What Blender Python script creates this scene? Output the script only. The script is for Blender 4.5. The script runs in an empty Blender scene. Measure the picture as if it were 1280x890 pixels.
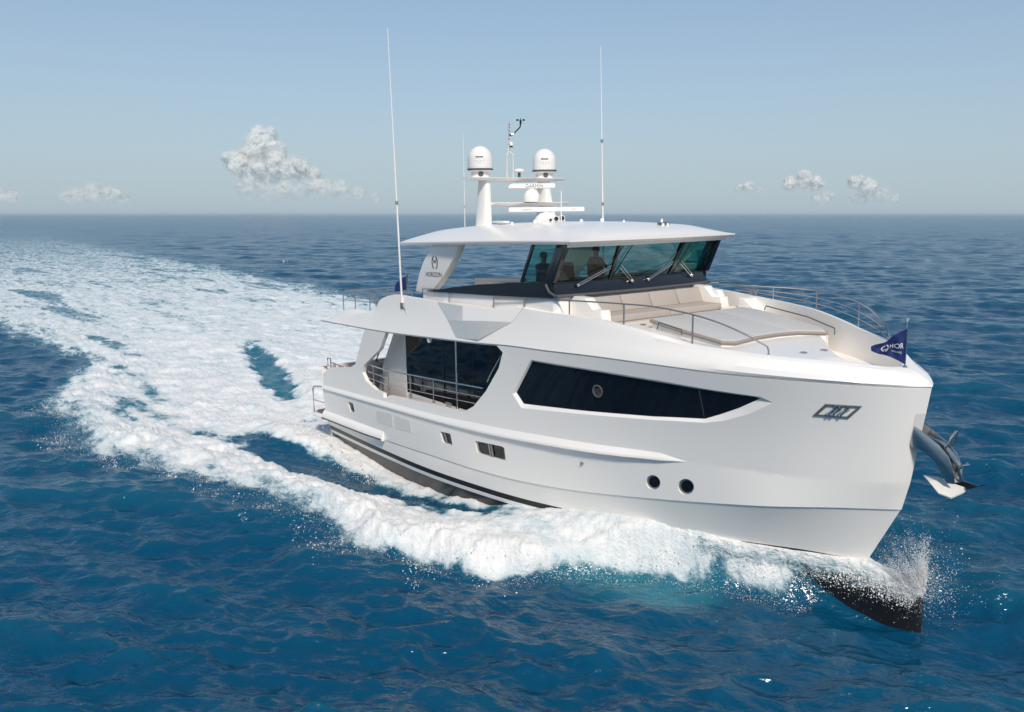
import bpy, bmesh, math, random
import numpy as np
from mathutils import Vector, Matrix, geometry
SC = bpy.context.scene
COL = SC.collection
random.seed(7)
RNG = np.random.default_rng(11)
# ------------------------------------------------------------------ camera
CAM_LOC = (32.6837, -17.5653, 8.8)
TH = math.radians(38.0)
PITCH = 0.165455
cd = bpy.data.cameras.new('camera'); cam = bpy.data.objects.new('camera', cd); COL.objects.link(cam)
cam.location = CAM_LOC
fx, fy = math.cos(PITCH) * -math.cos(TH), math.cos(PITCH) * math.sin(TH)
cam.rotation_euler = Vector((fx, fy, -math.sin(PITCH))).to_track_quat('-Z', 'Y').to_euler()
cd.sensor_width = 36.0; cd.lens = 1060.0 / 1280.0 * 36.0
cd.clip_start = 0.2; cd.clip_end = 120000
SC.camera = cam
# ------------------------------------------------------------------ sky, sun, exposure
SUN_EL = math.radians(45.0)
SUN_AZ = (0.86, -0.51)                      # horizontal direction towards the sun (ahead of the bow)
n_ = math.hypot(*SUN_AZ)
SUN_DIR = Vector((SUN_AZ[0] / n_ * math.cos(SUN_EL), SUN_AZ[1] / n_ * math.cos(SUN_EL), math.sin(SUN_EL)))
W = bpy.data.worlds.new('World'); SC.world = W; W.use_nodes = True
nt = W.node_tree; bg = nt.nodes['Background']
sky = nt.nodes.new('ShaderNodeTexSky'); sky.sky_type = 'NISHITA'; sky.sun_disc = False
sky.sun_elevation = SUN_EL; sky.sun_rotation = math.atan2(SUN_DIR.x, SUN_DIR.y)
sky.air_density = 1.0; sky.dust_density = 0.5; sky.ozone_density = 3.0; sky.altitude = 0
# a veil of sea haze that thickens towards the horizon
tcw = nt.nodes.new('ShaderNodeTexCoord'); sx = nt.nodes.new('ShaderNodeSeparateXYZ'); nt.links.new(tcw.outputs['Generated'], sx.inputs[0])
rmp = nt.nodes.new('ShaderNodeValToRGB'); nt.links.new(sx.outputs['Z'], rmp.inputs[0])
cr_ = rmp.color_ramp; cr_.elements[0].position = 0.0; cr_.elements[0].color = (.90,) * 3 + (1,); cr_.elements[1].position = .75; cr_.elements[1].color = (.06,) * 3 + (1,)
for p_, v_ in ((.05, .80), (.14, .58), (.26, .34), (.45, .15)): e_ = cr_.elements.new(p_); e_.color = (v_, v_, v_, 1)
hz = nt.nodes.new('ShaderNodeMix'); hz.data_type = 'RGBA'; hz.inputs['B'].default_value = (3.36, 4.28, 4.98, 1)
nt.links.new(rmp.outputs[0], hz.inputs['Factor']); nt.links.new(sky.outputs[0], hz.inputs['A'])
nt.links.new(hz.outputs['Result'], bg.inputs[0]); bg.inputs[1].default_value = 0.138
sl = bpy.data.lights.new('sun', 'SUN'); sl.energy = 4.0; sl.angle = math.radians(8.0); sl.color = (1.0, .93, .82)
so = bpy.data.objects.new('sun', sl); COL.objects.link(so)
so.rotation_euler = SUN_DIR.to_track_quat('Z', 'Y').to_euler()
so.location = (30, 20, 60)
SC.view_settings.view_transform = 'Standard'; SC.view_settings.look = 'None'
SC.view_settings.exposure = -0.24; SC.view_settings.gamma = 1.0
SC.view_settings.use_curve_mapping = False
SC.render.engine = 'CYCLES'
SC.cycles.use_denoising = True
SC.cycles.max_bounces = 10; SC.cycles.transparent_max_bounces = 40
SC.cycles.caustics_reflective = False; SC.cycles.caustics_refractive = False
# ------------------------------------------------------------------ helpers
ROLL = math.radians(0.8)
RM = Matrix.Rotation(ROLL, 4, 'X')          # the yacht heels a little

def mat(name, col=(.8, .8, .8), rough=.4, metal=0., coat=0., spec=.5, noise=None, bump=None, **kw):
    m = bpy.data.materials.new(name); m.use_nodes = True
    nt = m.node_tree; b = nt.nodes['Principled BSDF']
    b.inputs['Base Color'].default_value = (*col, 1); b.inputs['Roughness'].default_value = rough
    b.inputs['Metallic'].default_value = metal; b.inputs['Coat Weight'].default_value = coat
    b.inputs['Coat Roughness'].default_value = .06
    b.inputs['Specular IOR Level'].default_value = spec
    tc = nt.nodes.new('ShaderNodeTexCoord')
    if noise:                                # (scale, amount): gentle mottling of the colour itself
        n = nt.nodes.new('ShaderNodeTexNoise'); n.inputs['Scale'].default_value = noise[0]; n.inputs['Detail'].default_value = 5 if noise[0] > 1 else 0
        r = nt.nodes.new('ShaderNodeMix'); r.data_type = 'RGBA'
        r.inputs['A'].default_value = (*[c * (1 - noise[1]) for c in col], 1)
        r.inputs['B'].default_value = (*[min(1, c * (1 + noise[1])) for c in col], 1)
        nt.links.new(tc.outputs['Object'], n.inputs['Vector']); nt.links.new(n.outputs['Fac'], r.inputs['Factor'])
        nt.links.new(r.outputs['Result'], b.inputs['Base Color'])
        rr = nt.nodes.new('ShaderNodeMapRange'); rr.inputs['To Min'].default_value = rough * (.8 if noise[0] > 1 else .97); rr.inputs['To Max'].default_value = rough * (1.3 if noise[0] > 1 else 1.03)
        nt.links.new(n.outputs['Fac'], rr.inputs['Value']); nt.links.new(rr.outputs['Result'], b.inputs['Roughness'])
    if bump:                                 # (scale, strength)
        n = nt.nodes.new('ShaderNodeTexNoise'); n.inputs['Scale'].default_value = bump[0]; n.inputs['Detail'].default_value = 3
        bp = nt.nodes.new('ShaderNodeBump'); bp.inputs['Strength'].default_value = bump[1]; bp.inputs['Distance'].default_value = .01
        nt.links.new(tc.outputs['Object'], n.inputs['Vector']); nt.links.new(n.outputs['Fac'], bp.inputs['Height'])
        nt.links.new(bp.outputs['Normal'], b.inputs['Normal'])
    return m

class MB:
    """collects vertices and faces; build() links them as ONE mesh object"""
    def __init__(s): s.v = []; s.f = []; s.m = []
    def add(s, vs, fs, mi=0):
        o = len(s.v); s.v += [tuple(map(float, v)) for v in vs]
        s.f += [tuple(i + o for i in f) for f in fs]; s.m += [mi] * len(fs); return s
    def grid(s, A, mi=0, rowmat=None):       # A[i][j] points
        A = np.asarray(A, float); n, k = A.shape[:2]
        fs = []; ms = []
        for i in range(n - 1):
            for j in range(k - 1):
                fs.append((i * k + j, i * k + j + 1, (i + 1) * k + j + 1, (i + 1) * k + j)); ms.append(rowmat[i] if rowmat else mi)
        o = len(s.v); s.v += [tuple(p) for p in A.reshape(-1, 3)]
        s.f += [tuple(q + o for q in f) for f in fs]; s.m += ms; return s
    def box(s, lo, hi, mi=0):
        x0, y0, z0 = lo; x1, y1, z1 = hi
        vs = [(x, y, z) for x in (x0, x1) for y in (y0, y1) for z in (z0, z1)]
        return s.add(vs, [(0, 1, 3, 2), (4, 6, 7, 5), (0, 4, 5, 1), (2, 3, 7, 6), (0, 2, 6, 4), (1, 5, 7, 3)], mi)
    def hexa(s, bot, top, mi=0):             # two matching loops of n points
        n = len(bot)
        return s.add(list(bot) + list(top), [tuple(reversed(range(n))), tuple(range(n, 2 * n))] +
                     [(i, (i + 1) % n, n + (i + 1) % n, n + i) for i in range(n)], mi)
    def prism(s, poly, off, mi=0):
        poly = [Vector(p) for p in poly]; off = Vector(off)
        return s.hexa(poly, [p + off for p in poly], mi)
    def tube(s, pts, r, n=8, mi=0, cap=True):
        pts = [Vector(p) for p in pts]; R = r if hasattr(r, '__len__') else [r] * len(pts)
        up = Vector((0, 0, 1)); rings = []
        for i, p in enumerate(pts):
            t = (pts[min(i + 1, len(pts) - 1)] - pts[max(i - 1, 0)]).normalized()
            a = t.cross(up)
            if a.length < .05: a = t.cross(Vector((1, 0, 0)))
            a.normalize(); b = t.cross(a)
            rings.append([p + (a * math.cos(2 * math.pi * k / n) + b * math.sin(2 * math.pi * k / n)) * R[i] for k in range(n)])
        vs = [q for g in rings for q in g]
        fs = [(i * n + k, i * n + (k + 1) % n, (i + 1) * n + (k + 1) % n, (i + 1) * n + k) for i in range(len(pts) - 1) for k in range(n)]
        if cap: fs += [tuple(reversed(range(n))), tuple(range((len(pts) - 1) * n, len(pts) * n))]
        return s.add(vs, fs, mi)
    def lathe(s, c, prof, n=28, axis=(0, 0, 1), mi=0):   # prof: (radius, height)
        c = Vector(c); q = Vector((0, 0, 1)).rotation_difference(Vector(axis))
        vs = []
        for r, z in prof:
            for k in range(n):
                vs.append(c + q @ Vector((r * math.cos(2 * math.pi * k / n), r * math.sin(2 * math.pi * k / n), z)))
        m = len(prof)
        fs = [(i * n + k, i * n + (k + 1) % n, (i + 1) * n + (k + 1) % n, (i + 1) * n + k) for i in range(m - 1) for k in range(n)]
        if prof[0][0] > 1e-4: fs.append(tuple(reversed(range(n))))
        if prof[-1][0] > 1e-4: fs.append(tuple(range((m - 1) * n, m * n)))
        return s.add(vs, fs, mi)
    def mirror(s):
        n = len(s.v); s.v += [(x, -y, z) for x, y, z in s.v[:n]]
        k = len(s.f); s.f += [tuple(reversed([i + n for i in f])) for f in s.f[:k]]; s.m += s.m[:k]; return s
    def build(s, name, mats, parent=None, smooth=True, ang=32, bevel=0, weld=True, fix=True, seg=2):
        me = bpy.data.meshes.new(name)
        org = Vector(parent.get('org', (0, 0, 0))) if parent else Vector((0, 0, 0))
        me.from_pydata([tuple(Vector(v) - org) for v in s.v], [], s.f)
        for m in (mats if isinstance(mats, (list, tuple)) else [mats]): me.materials.append(m)
        me.polygons.foreach_set('material_index', s.m)
        bm = bmesh.new(); bm.from_mesh(me)
        if weld: bmesh.ops.remove_doubles(bm, verts=bm.verts, dist=.0008)
        if fix: bmesh.ops.recalc_face_normals(bm, faces=bm.faces)
        if bevel:
            es = [e for e in bm.edges if len(e.link_faces) == 2 and e.calc_face_angle(0) > math.radians(28)]
            bmesh.ops.bevel(bm, geom=es, offset=bevel, segments=seg, affect='EDGES', profile=.5, clamp_overlap=True)
        bm.to_mesh(me); bm.free()
        if smooth:
            me.polygons.foreach_set('use_smooth', [True] * len(me.polygons))
            me.set_sharp_from_angle(angle=math.radians(ang))
        o = bpy.data.objects.new(name, me); COL.objects.link(o)
        if parent: o.parent = parent
        return o

def thing(name, org, label, cat, group=None):
    """an Empty at the thing's base (yacht coordinates) that parents its parts"""
    o = bpy.data.objects.new(name, None); COL.objects.link(o); o.empty_display_size = .3
    o['org'] = tuple(org)
    o.matrix_world = RM @ Matrix.Translation(org)
    o['label'] = label; o['category'] = cat
    if group: o['group'] = group
    return o

def child(o, p):                              # parts of parts share the origin of the thing
    o['org'] = tuple(p['org']); return o

def text_mesh(name, body, size, M, m, parent, ext=.002, align='CENTER'):
    cu = bpy.data.curves.new('tmp', 'FONT'); cu.body = body; cu.size = size; cu.extrude = ext
    cu.align_x = align; cu.align_y = 'CENTER'
    t = bpy.data.objects.new('tmp', cu); COL.objects.link(t)
    bpy.context.view_layer.update()
    me = bpy.data.meshes.new_from_object(t.evaluated_get(bpy.context.evaluated_depsgraph_get()))
    bpy.data.objects.remove(t); me.name = name
    org = Vector(parent.get('org', (0, 0, 0)))
    me.transform(Matrix.Translation(-org) @ M); me.materials.clear(); me.materials.append(m)
    o = bpy.data.objects.new(name, me); COL.objects.link(o); o.parent = parent
    return o

def frame(o, x, n):                           # 4x4 with X axis x, Z axis n
    x = Vector(x).normalized(); n = Vector(n); n = (n - x * n.dot(x)).normalized(); y = n.cross(x)
    M = Matrix((x, y, n)).transposed().to_4x4(); M.translation = o; return M
# ---- level lines of the hull (x, half breadth, z) ----
LV={
'B':[(2.6,3.36,4.80),(8,3.4,4.92),(11.4,3.4,5.08),(13,3.4,5.16),(14.5,3.38,5.26),(16,3.32,5.305),(17.5,3.22,5.36),(19.5,2.93,5.37),(21,2.53,5.345),(22.2,2.05,5.34),(23.2,1.42,5.31),(23.9,.82,5.28),(24.3,.33,5.25),(24.45,0,5.23)],
'C':[(2.6,3.4,2.175),(7.3,3.42,2.345),(11.8,3.42,2.525),(13.8,3.38,2.645),(15.7,3.22,2.775),(17.5,2.95,2.89),(19.3,2.5,3.02),(21,1.95,3.07),(22.3,1.38,3.08),(23.3,.78,3.11),(24.0,.22,3.12),(24.15,0,3.12)],
'D':[(2.6,3.3,.975),(7.3,3.35,1.085),(10.4,3.35,1.215),(13,3.33,1.335),(14.5,3.22,1.42),(16.8,2.9,1.63),(18.7,2.5,1.87),(20.4,2.05,2.10),(21.8,1.6,2.30),(23,.85,2.43),(23.8,.2,2.465),(24.0,0,2.465)],
'E':[(2.6,3.15,.645),(7,3.3,.665),(10,3.33,.70),(12.2,3.27,.775),(14.5,3.05,.845),(16.5,2.68,.92),(18.5,2.2,1.01),(20.3,1.58,1.08),(21.4,1.10,1.13),(22.2,.70,1.14),(22.9,.30,1.10),(23.3,0,1.06)],
}
def _pchip(t,P,tt):
    t=np.asarray(t,float);P=np.asarray(P,float);out=np.empty((len(tt),P.shape[1]))
    hh=np.diff(t)
    for k in range(P.shape[1]):
        y=P[:,k];dl=np.diff(y)/hh;m=np.empty_like(y)
        m[0]=dl[0];m[-1]=dl[-1]
        for i in range(1,len(y)-1):
            m[i]=(hh[i]*dl[i-1]+hh[i-1]*dl[i])/(hh[i]+hh[i-1])
        i=np.clip(np.searchsorted(t,tt,'right')-1,0,len(t)-2)
        s=(tt-t[i])/hh[i]
        out[:,k]=(2*s**3-3*s**2+1)*y[i]+(s**3-2*s**2+s)*hh[i]*m[i]+(-2*s**3+3*s**2)*y[i+1]+(s**3-s**2)*hh[i]*m[i+1]
    return out
NS=400
def level(pts):
    P=np.array(pts,float); t=np.r_[0,np.cumsum(np.linalg.norm(np.diff(P,axis=0),axis=1))]; t/=t[-1]
    return _pchip(t,P,np.linspace(0,1,NS+1))
LVL={k:level(v) for k,v in LV.items()}
_D=LVL['D']
LVL['D2']=_D-np.c_[np.linspace(0.01,.16,NS+1)*0+np.linspace(0,.16,NS+1)**2.2*1.6,np.minimum(.03,_D[:,1]),np.full(NS+1,.025)]
LVL['E2']=LVL['E']-np.c_[np.linspace(0,.05,NS+1),np.minimum(.02,LVL['E'][:,1]),np.full(NS+1,.17)]
LVL['E3']=LVL['E']-np.c_[np.linspace(0,.08,NS+1),np.minimum(.05,LVL['E'][:,1]),np.full(NS+1,.30)]
LVL['K']=LVL['E']*np.array([1,.8,1])-np.c_[np.linspace(0,.4,NS+1),np.zeros(NS+1),np.full(NS+1,1.6)]
def lv(name,s):
    A=LVL[name]; f=np.clip(np.asarray(s,float),0,1)*NS; i=np.minimum(f.astype(int),NS-1); f=(f-i)[...,None]
    return A[i]*(1-f)+A[i+1]*f
def side(s,t):
    """topsides C..B, t 0..1, slight flare; half-breadth positive"""
    s=np.asarray(s,float);t=np.asarray(t,float)
    a=lv('C',s);b=lv('B',s); P=a+(b-a)*t[...,None]
    P[...,1]+= -0.05*np.sin(np.pi*np.clip(t,0,1))*np.clip((s-.35)*3,0,1)*np.clip((1-s)*12,0,1)
    return P
def lower(s,t):
    """D..C strake"""
    a=lv('D',s);b=lv('C',s); t=np.asarray(t,float)
    return a+(b-a)*t[...,None]
OPEN=[(0.4958,0.9959),(0.5080,0.9310),(0.5013,0.7529),(0.4770,0.4705),(0.4522,0.2686),(0.4313,0.1834),(0.3974,0.1839),(0.3738,0.1864),(0.3107,0.1780),(0.2317,0.1529),(0.2255,0.1069),(0.2156,0.1117),(0.2137,0.1650),(0.1918,0.1789),(0.1595,0.2783),(0.1479,0.3796),(0.1537,0.4931),(0.1802,0.6305),(0.2056,0.7631),(0.2229,1.0113)]
PYL=[(0.1582,1.0084),(0.1414,0.7579),(0.1252,0.4820),(0.1039,0.4090),(0.0328,0.3381),(0.0037,0.2197),(0.0031,-0.0103)]
WINO=[(0.5604,0.8932),(0.5297,0.4840),(0.5471,0.3442),(0.6499,0.3811),(0.7386,0.4156),(0.7968,0.4623),(0.8156,0.5098),(0.8385,0.6085),(0.8612,0.7577),(0.8488,0.8093),(0.7364,0.8530)]
WING=[(0.5595,0.8715),(0.5333,0.5013),(0.5474,0.3896),(0.6473,0.4129),(0.7360,0.4471),(0.7939,0.4980),(0.8097,0.5697),(0.8272,0.6591),(0.8471,0.7872),(0.8402,0.7949),(0.7341,0.8279)]
WDIV=[(0.6351,0.8547),(0.6466,0.4253),(0.7853,0.8140),(0.7935,0.5010)]
WPORT=[(0.6632,0.6432),(0.6710,0.6428),(0.6630,0.7031)]
FAIR=[(0.8984,0.6728),(0.9073,0.7989),(0.9392,0.8025),(0.9298,0.6710)]
HW1=[(0.0921,0.7879),(0.1120,0.7910),(0.1143,0.5012),(0.0983,0.4869)]
HW2=[(0.3728,0.7239),(0.3996,0.7382),(0.4042,0.4291),(0.3795,0.4470)]
HW3=[(0.4567,0.7238),(0.5182,0.7363),(0.5205,0.3998),(0.4616,0.4256)]
VT1=[(0.1896,0.8062),(0.2400,0.8269),(0.2410,0.4566),(0.1915,0.4506)]
VT2=[(0.2473,0.8243),(0.2929,0.7961),(0.2963,0.4614),(0.2492,0.4467)]
RP1=[(0.7435,0.3975),(0.7514,0.3838),(0.7432,0.5633)]
RP2=[(0.7829,0.3706),(0.7908,0.3571),(0.7823,0.5538)]
FIT=[(0.6488,0.6677)]
POD_a=(10.660,-3.170,6.170)
POD_b=(11.279,-3.270,5.691)
POD_c=(11.925,-3.400,5.212)
POD_d=(13.105,-3.440,5.293)
POD_e=(14.420,-3.220,5.914)
POD_f=(14.841,-3.130,6.352)
POD_h=(13.662,-3.420,6.218)
POD_g=(13.565,-3.550,5.893)
# ------------------------------------------------------------------ materials
M = {}
M['gel'] = mat('white_gelcoat', (.88, .838, .785), .25, coat=.25, noise=(.35, .008))
M['deck'] = mat('deck_white', (.82, .79, .75), .5, noise=(3, .02), bump=(260, .15))
M['black'] = mat('black_gloss', (.012, .013, .017), .12, coat=.4)
M['boot'] = mat('boot_black', (.012, .012, .014), .3, noise=(4, .2))
M['glassdark'] = mat('dark_glass', (.006, .007, .010), .025, spec=.6)
M['steel'] = mat('stainless_steel', (.62, .61, .60), .17, metal=1., noise=(9, .05))
M['steeldull'] = mat('brushed_steel', (.42, .40, .39), .38, metal=.9, noise=(14, .08))
M['beige'] = mat('beige_upholstery', (.43, .375, .33), .75, noise=(40, .06), bump=(500, .3))
M['greycush'] = mat('grey_fabric', (.50, .495, .48), .85, noise=(25, .05), bump=(600, .35))
M['seam'] = mat('cushion_piping', (.30, .25, .21), .7, noise=(30, .1))
M['teak'] = mat('brown_teak', (.17, .10, .065), .55, noise=(6, .25))
M['navy'] = mat('navy_cloth', (.0015, .016, .105), .7, noise=(18, .12), bump=(300, .3))
M['whiteink'] = mat('white_print', (.75, .75, .76), .6, noise=(30, .03))
M['greyink'] = mat('grey_print', (.10, .10, .11), .5, noise=(30, .05))
M['faintink'] = mat('pale_grey_print', (.36, .36, .37), .5, noise=(30, .05))
M['rubber'] = mat('grey_rubber', (.09, .09, .095), .5, noise=(12, .1))
M['vent'] = mat('vent_grey', (.70, .67, .63), .45, noise=(8, .02))
M['dome'] = mat('radome_white', (.86, .82, .775), .35, noise=(2.5, .01))
M['skin'] = mat('skin', (.36, .20, .13), .5, noise=(15, .08))
M['shirt'] = mat('dark_shirt', (.020, .024, .032), .8, noise=(20, .2))
M['shirt2'] = mat('grey_shirt', (.10, .10, .11), .8, noise=(20, .2))
M['hair'] = mat('dark_hair', (.015, .012, .010), .6, noise=(60, .3))
M['darkin'] = mat('dark_interior', (.035, .034, .036), .5, noise=(5, .1))

def glass_green():
    m = bpy.data.materials.new('green_tinted_glass'); m.use_nodes = True
    nt = m.node_tree; nt.nodes.clear()
    out = nt.nodes.new('ShaderNodeOutputMaterial'); mx = nt.nodes.new('ShaderNodeMixShader')
    tr = nt.nodes.new('ShaderNodeBsdfTransparent'); gl = nt.nodes.new('ShaderNodeBsdfGlossy'); fr = nt.nodes.new('ShaderNodeFresnel')
    n = nt.nodes.new('ShaderNodeTexNoise'); n.inputs['Scale'].default_value = 3
    r = nt.nodes.new('ShaderNodeMix'); r.data_type = 'RGBA'
    r.inputs['A'].default_value = (.16, .50, .43, 1); r.inputs['B'].default_value = (.20, .56, .48, 1)
    tc = nt.nodes.new('ShaderNodeTexCoord')
    nt.links.new(tc.outputs['Object'], n.inputs['Vector']); nt.links.new(n.outputs['Fac'], r.inputs['Factor'])
    nt.links.new(r.outputs['Result'], tr.inputs['Color'])
    gl.inputs['Roughness'].default_value = .02; gl.inputs['Color'].default_value = (.9, .95, .93, 1)
    fr.inputs['IOR'].default_value = 1.55
    nt.links.new(fr.outputs[0], mx.inputs[0]); nt.links.new(tr.outputs[0], mx.inputs[1]); nt.links.new(gl.outputs[0], mx.inputs[2])
    nt.links.new(mx.outputs[0], out.inputs[0]); return m
M['green'] = glass_green()
# ------------------------------------------------------------------ the yacht: hull
yacht = thing('yacht', (0, 0, 0), 'large white motor yacht under way with black windscreen surround and radar domes on its roof', 'yacht')

def lvl(name, n=None):
    A = LVL[name]; return A[::2]
LB = lambda A: np.stack([A[:, 0], -A[:, 1], A[:, 2]], 1)

def to_mb(bm, fn, mb, dy=0., mi=0):
    bm.verts.ensure_lookup_table(); bm.verts.index_update()
    st = np.array([v.co for v in bm.verts])
    P = fn(np.clip(st[:, 0], 0, 1), st[:, 1])
    y = np.maximum(P[:, 1] - st[:, 2] - dy, 0)
    mb.add(np.stack([P[:, 0], -y, P[:, 2]], 1), [[v.index for v in f.verts] for f in bm.faces], mi)

def panel(fn, outer, holes, mb, wall=.0, cs=(), ct=(), dy=0., mi=0, skip_t=True):
    loops = [[Vector((a, b, 0)) for a, b in outer]] + [[Vector((a, b, 0)) for a, b in h] for h in holes]
    flat = [v for l in loops for v in l]
    tris = geometry.tessellate_polygon(loops)
    bm = bmesh.new(); vs = [bm.verts.new(v) for v in flat]
    for t in tris:
        try: bm.faces.new([vs[i] for i in t])
        except ValueError: pass
    for c in cs:
        bmesh.ops.bisect_plane(bm, geom=bm.verts[:] + bm.edges[:] + bm.faces[:], plane_co=(c, 0, 0), plane_no=(1, 0, 0), dist=1e-6)
    for c in ct:
        bmesh.ops.bisect_plane(bm, geom=bm.verts[:] + bm.edges[:] + bm.faces[:], plane_co=(0, c, 0), plane_no=(0, 1, 0), dist=1e-6)
    if wall:
        es = []
        for e in bm.edges:
            if len(e.link_faces) != 1: continue
            a, b = e.verts[0].co, e.verts[1].co
            if max(a.y, b.y) < .004 or min(a.y, b.y) > .985 or min(a.x, b.x) > .998 or max(a.x, b.x) < 1e-4: continue
            es.append(e)
        r = bmesh.ops.extrude_edge_only(bm, edges=es)
        for g in r['geom']:
            if isinstance(g, bmesh.types.BMVert): g.co.z = wall
    to_mb(bm, fn, mb, dy, mi); bm.free()

CS = list(np.linspace(0, 1, 110)[1:-1]) + list(np.linspace(.94, 1, 26)[1:-1])
CT = [.1, .2, .3, .4, .5, .6, .7, .8, .9]

def circ(fn, s0, t0, r, n=24):
    s0 = np.array(s0); t0 = np.array(t0); e = 1e-3
    a = (fn(s0 + e, t0) - fn(s0, t0)) / e; b = (fn(s0, t0 + e) - fn(s0, t0)) / e
    return [(float(s0 + r * math.cos(q) / np.linalg.norm(a)), float(t0 + r * math.sin(q) / np.linalg.norm(b))) for q in np.linspace(0, 2 * math.pi, n, endpoint=False)]

def rounded(poly, k=.14, n=4):                # rounds the corners of a polygon
    out = []; m = len(poly); P = [np.array(p) for p in poly]
    for i in range(m):
        p, a, b = P[i], P[i - 1], P[(i + 1) % m]
        A = p + (a - p) * k; B = p + (b - p) * k
        for j in range(n + 1):
            u = j / n; out.append(tuple((1 - u) ** 2 * A + 2 * u * (1 - u) * p + u * u * B))
    return out

ports = [circ(lower, *RP1[0], .20), circ(lower, *RP2[0], .21)]
wins = [rounded(HW1), rounded(HW2), rounded(HW3)]
hull = MB()
rows = ['K', 'E3', 'E2', 'E', 'D2', 'D']
hull.grid(np.stack([LB(lvl(r)) for r in rows]), rowmat=[1, 0, 1, 0, 0])
edge_ = lambda a, b, n: [(a[0] + (b[0] - a[0]) * i / n, a[1] + (b[1] - a[1]) * i / n) for i in range(n)]
panel(lower, edge_((0, 0), (1, 0), 40) + edge_((1, 0), (1, 1), 1) + edge_((1, 1), (0, 1), 40) + edge_((0, 1), (0, 0), 1), ports + wins, hull, wall=.06, cs=CS, ct=[.25, .5, .75])
# topsides: the strake with the raked pillar, the open side deck and the long window hole
top_o = [(0.0031, 0), (1, 0), (1, 1), (.4958, 1)] + OPEN[1:-1] + [(.2229, 1), (.1582, 1)] + PYL[1:-1]
fwd = [p for p in top_o]
panel(side, fwd, [WINO], hull, wall=.14, cs=CS, ct=CT)
# chamfer between hull skin and the inset window
ao = side(np.array([p[0] for p in WINO]), np.array([p[1] for p in WINO])); ag = side(np.array([p[0] for p in WING]), np.array([p[1] for p in WING]))
def densify(A, k=6):
    B = []
    for i in range(len(A)):
        p, q = A[i], A[(i + 1) % len(A)]
        for j in range(k): B.append(p + (q - p) * j / k)
    return np.array(B)
def dens_st(poly, k=6): return densify(np.array(poly), k)
so_, sg_ = dens_st(WINO), dens_st(WING)
ao = side(so_[:, 0], so_[:, 1]); ag = side(sg_[:, 0], sg_[:, 1]); ag[:, 1] -= .075
ao = np.r_[ao, ao[:1]]; ag = np.r_[ag, ag[:1]]
hull.grid(np.stack([LB(ao), LB(ag)]))
# bulbous forefoot
xs = np.array([18.2, 19.5, 21, 22.2, 23.2, 24.0, 24.4, 24.57, 24.62]); w_ = np.array([1.5, 1.15, .72, .50, .36, .22, .12, .05, .0])
zt = np.array([.9, .95, .98, .99, .97, .82, .71, .66, .62])
G_ = []
for u, (fw, fz) in enumerate([(1, -1.6), (1, -.3), (1, .2), (.93, .62), (.6, .88), (0, 1)]):
    G_.append(np.stack([xs, -w_ * fw, np.where(fz > .5, zt * fz, fz)], 1))
hull.grid(np.stack(G_), mi=1)
# transom
tr = [(2.6, -3.15, .6), (2.6, -3.3, .97), (2.6, -3.4, 2.2), (2.6, -3.38, 3.06), (2.75, -3.38, 3.06), (2.75, -3.38, 2.2)]
hull.add([(2.6, -3.15, -1), (2.6, -3.15, .6), (2.6, -3.3, .97), (2.6, -3.4, 2.175), (2.6, -3.38, 3.05), (2.6, 0, 3.05), (2.6, 0, -1)], [(0, 1, 2, 3, 4, 5, 6)])
hull.add([(2.6, -3.38, 3.05), (2.6, 0, 3.05), (2.78, 0, 3.05), (2.78, -3.24, 3.05), (2.78, 0, 2.3), (2.78, -3.24, 2.3)], [(0, 1, 2, 3), (3, 2, 4, 5)])
hull.mirror()
h_ = hull.build('hull', [M['gel'], M['boot']], yacht, ang=28)
child(h_, yacht)

# spray rail along the hull
def rail_strip():
    mb = MB(); A = LVL['C']; i1 = np.searchsorted(A[:, 0], 19.95)
    out = [np.interp(A[:i1, 0], [2.6, 11, 14, 16.5, 18.3, 19.3, 19.95], [.05, .06, .08, .115, .115, .07, .0])]
    o = out[0]; k = np.clip(o / .07, 0, 1)
    nx = np.gradient(A[:i1, 1], A[:i1, 0])
    def pt(d, dz): return np.stack([A[:i1, 0] - nx * d * .6, -(A[:i1, 1] + d), A[:i1, 2] + dz], 1)
    z = np.zeros(i1)
    mb.grid(np.stack([pt(z - .02, .24 * k), pt(o * .30, .14 * k), pt(o * .8, .055 * k), pt(o, .02 * k), pt(o, -.03 * k), pt(o * .8, -.045 * k), pt(z - .02, -.05 * k)]))
    return mb.mirror()
child(rail_strip().build('spray_rail', M['gel'], h_, ang=40), yacht)

# long dark saloon window in each topside
for sg in (-1, 1):
    mb = MB(); panel(side, WING, [], mb, cs=CS, ct=CT, dy=.07)
    if sg > 0: mb.v = [(x, -y, z) for x, y, z in mb.v]
    wo = child(mb.build('saloon_window', M['glassdark'], h_, ang=60), yacht)
    for a, b in ((WDIV[0], WDIV[1]), (WDIV[2], WDIV[3])):
        mb = MB(); P = [side(np.array(a[0] + (b[0] - a[0]) * u), np.array(a[1] + (b[1] - a[1]) * u)) for u in np.linspace(.02, .98, 8)]
        mb.tube([(p[0], sg * (p[1] - .074), p[2]) for p in P], .012, 6); child(mb.build('mullion', M['black'], wo), yacht)
    p = side(np.array(WPORT[0][0]), np.array(WPORT[0][1])); q = side(np.array(WPORT[1][0]), np.array(WPORT[1][1]))
    r_ = .165; nrm = Vector((.12, sg, -.03)).normalized()
    mb = MB(); mb.lathe((p[0], sg * (p[1] - .062), p[2]), [(r_ * .74, 0), (r_ * .74, .02), (r_ * .85, .028), (r_, .02), (r_, 0)], 32, nrm)
    child(mb.build('opening_ring', M['rubber'], wo), yacht)

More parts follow.
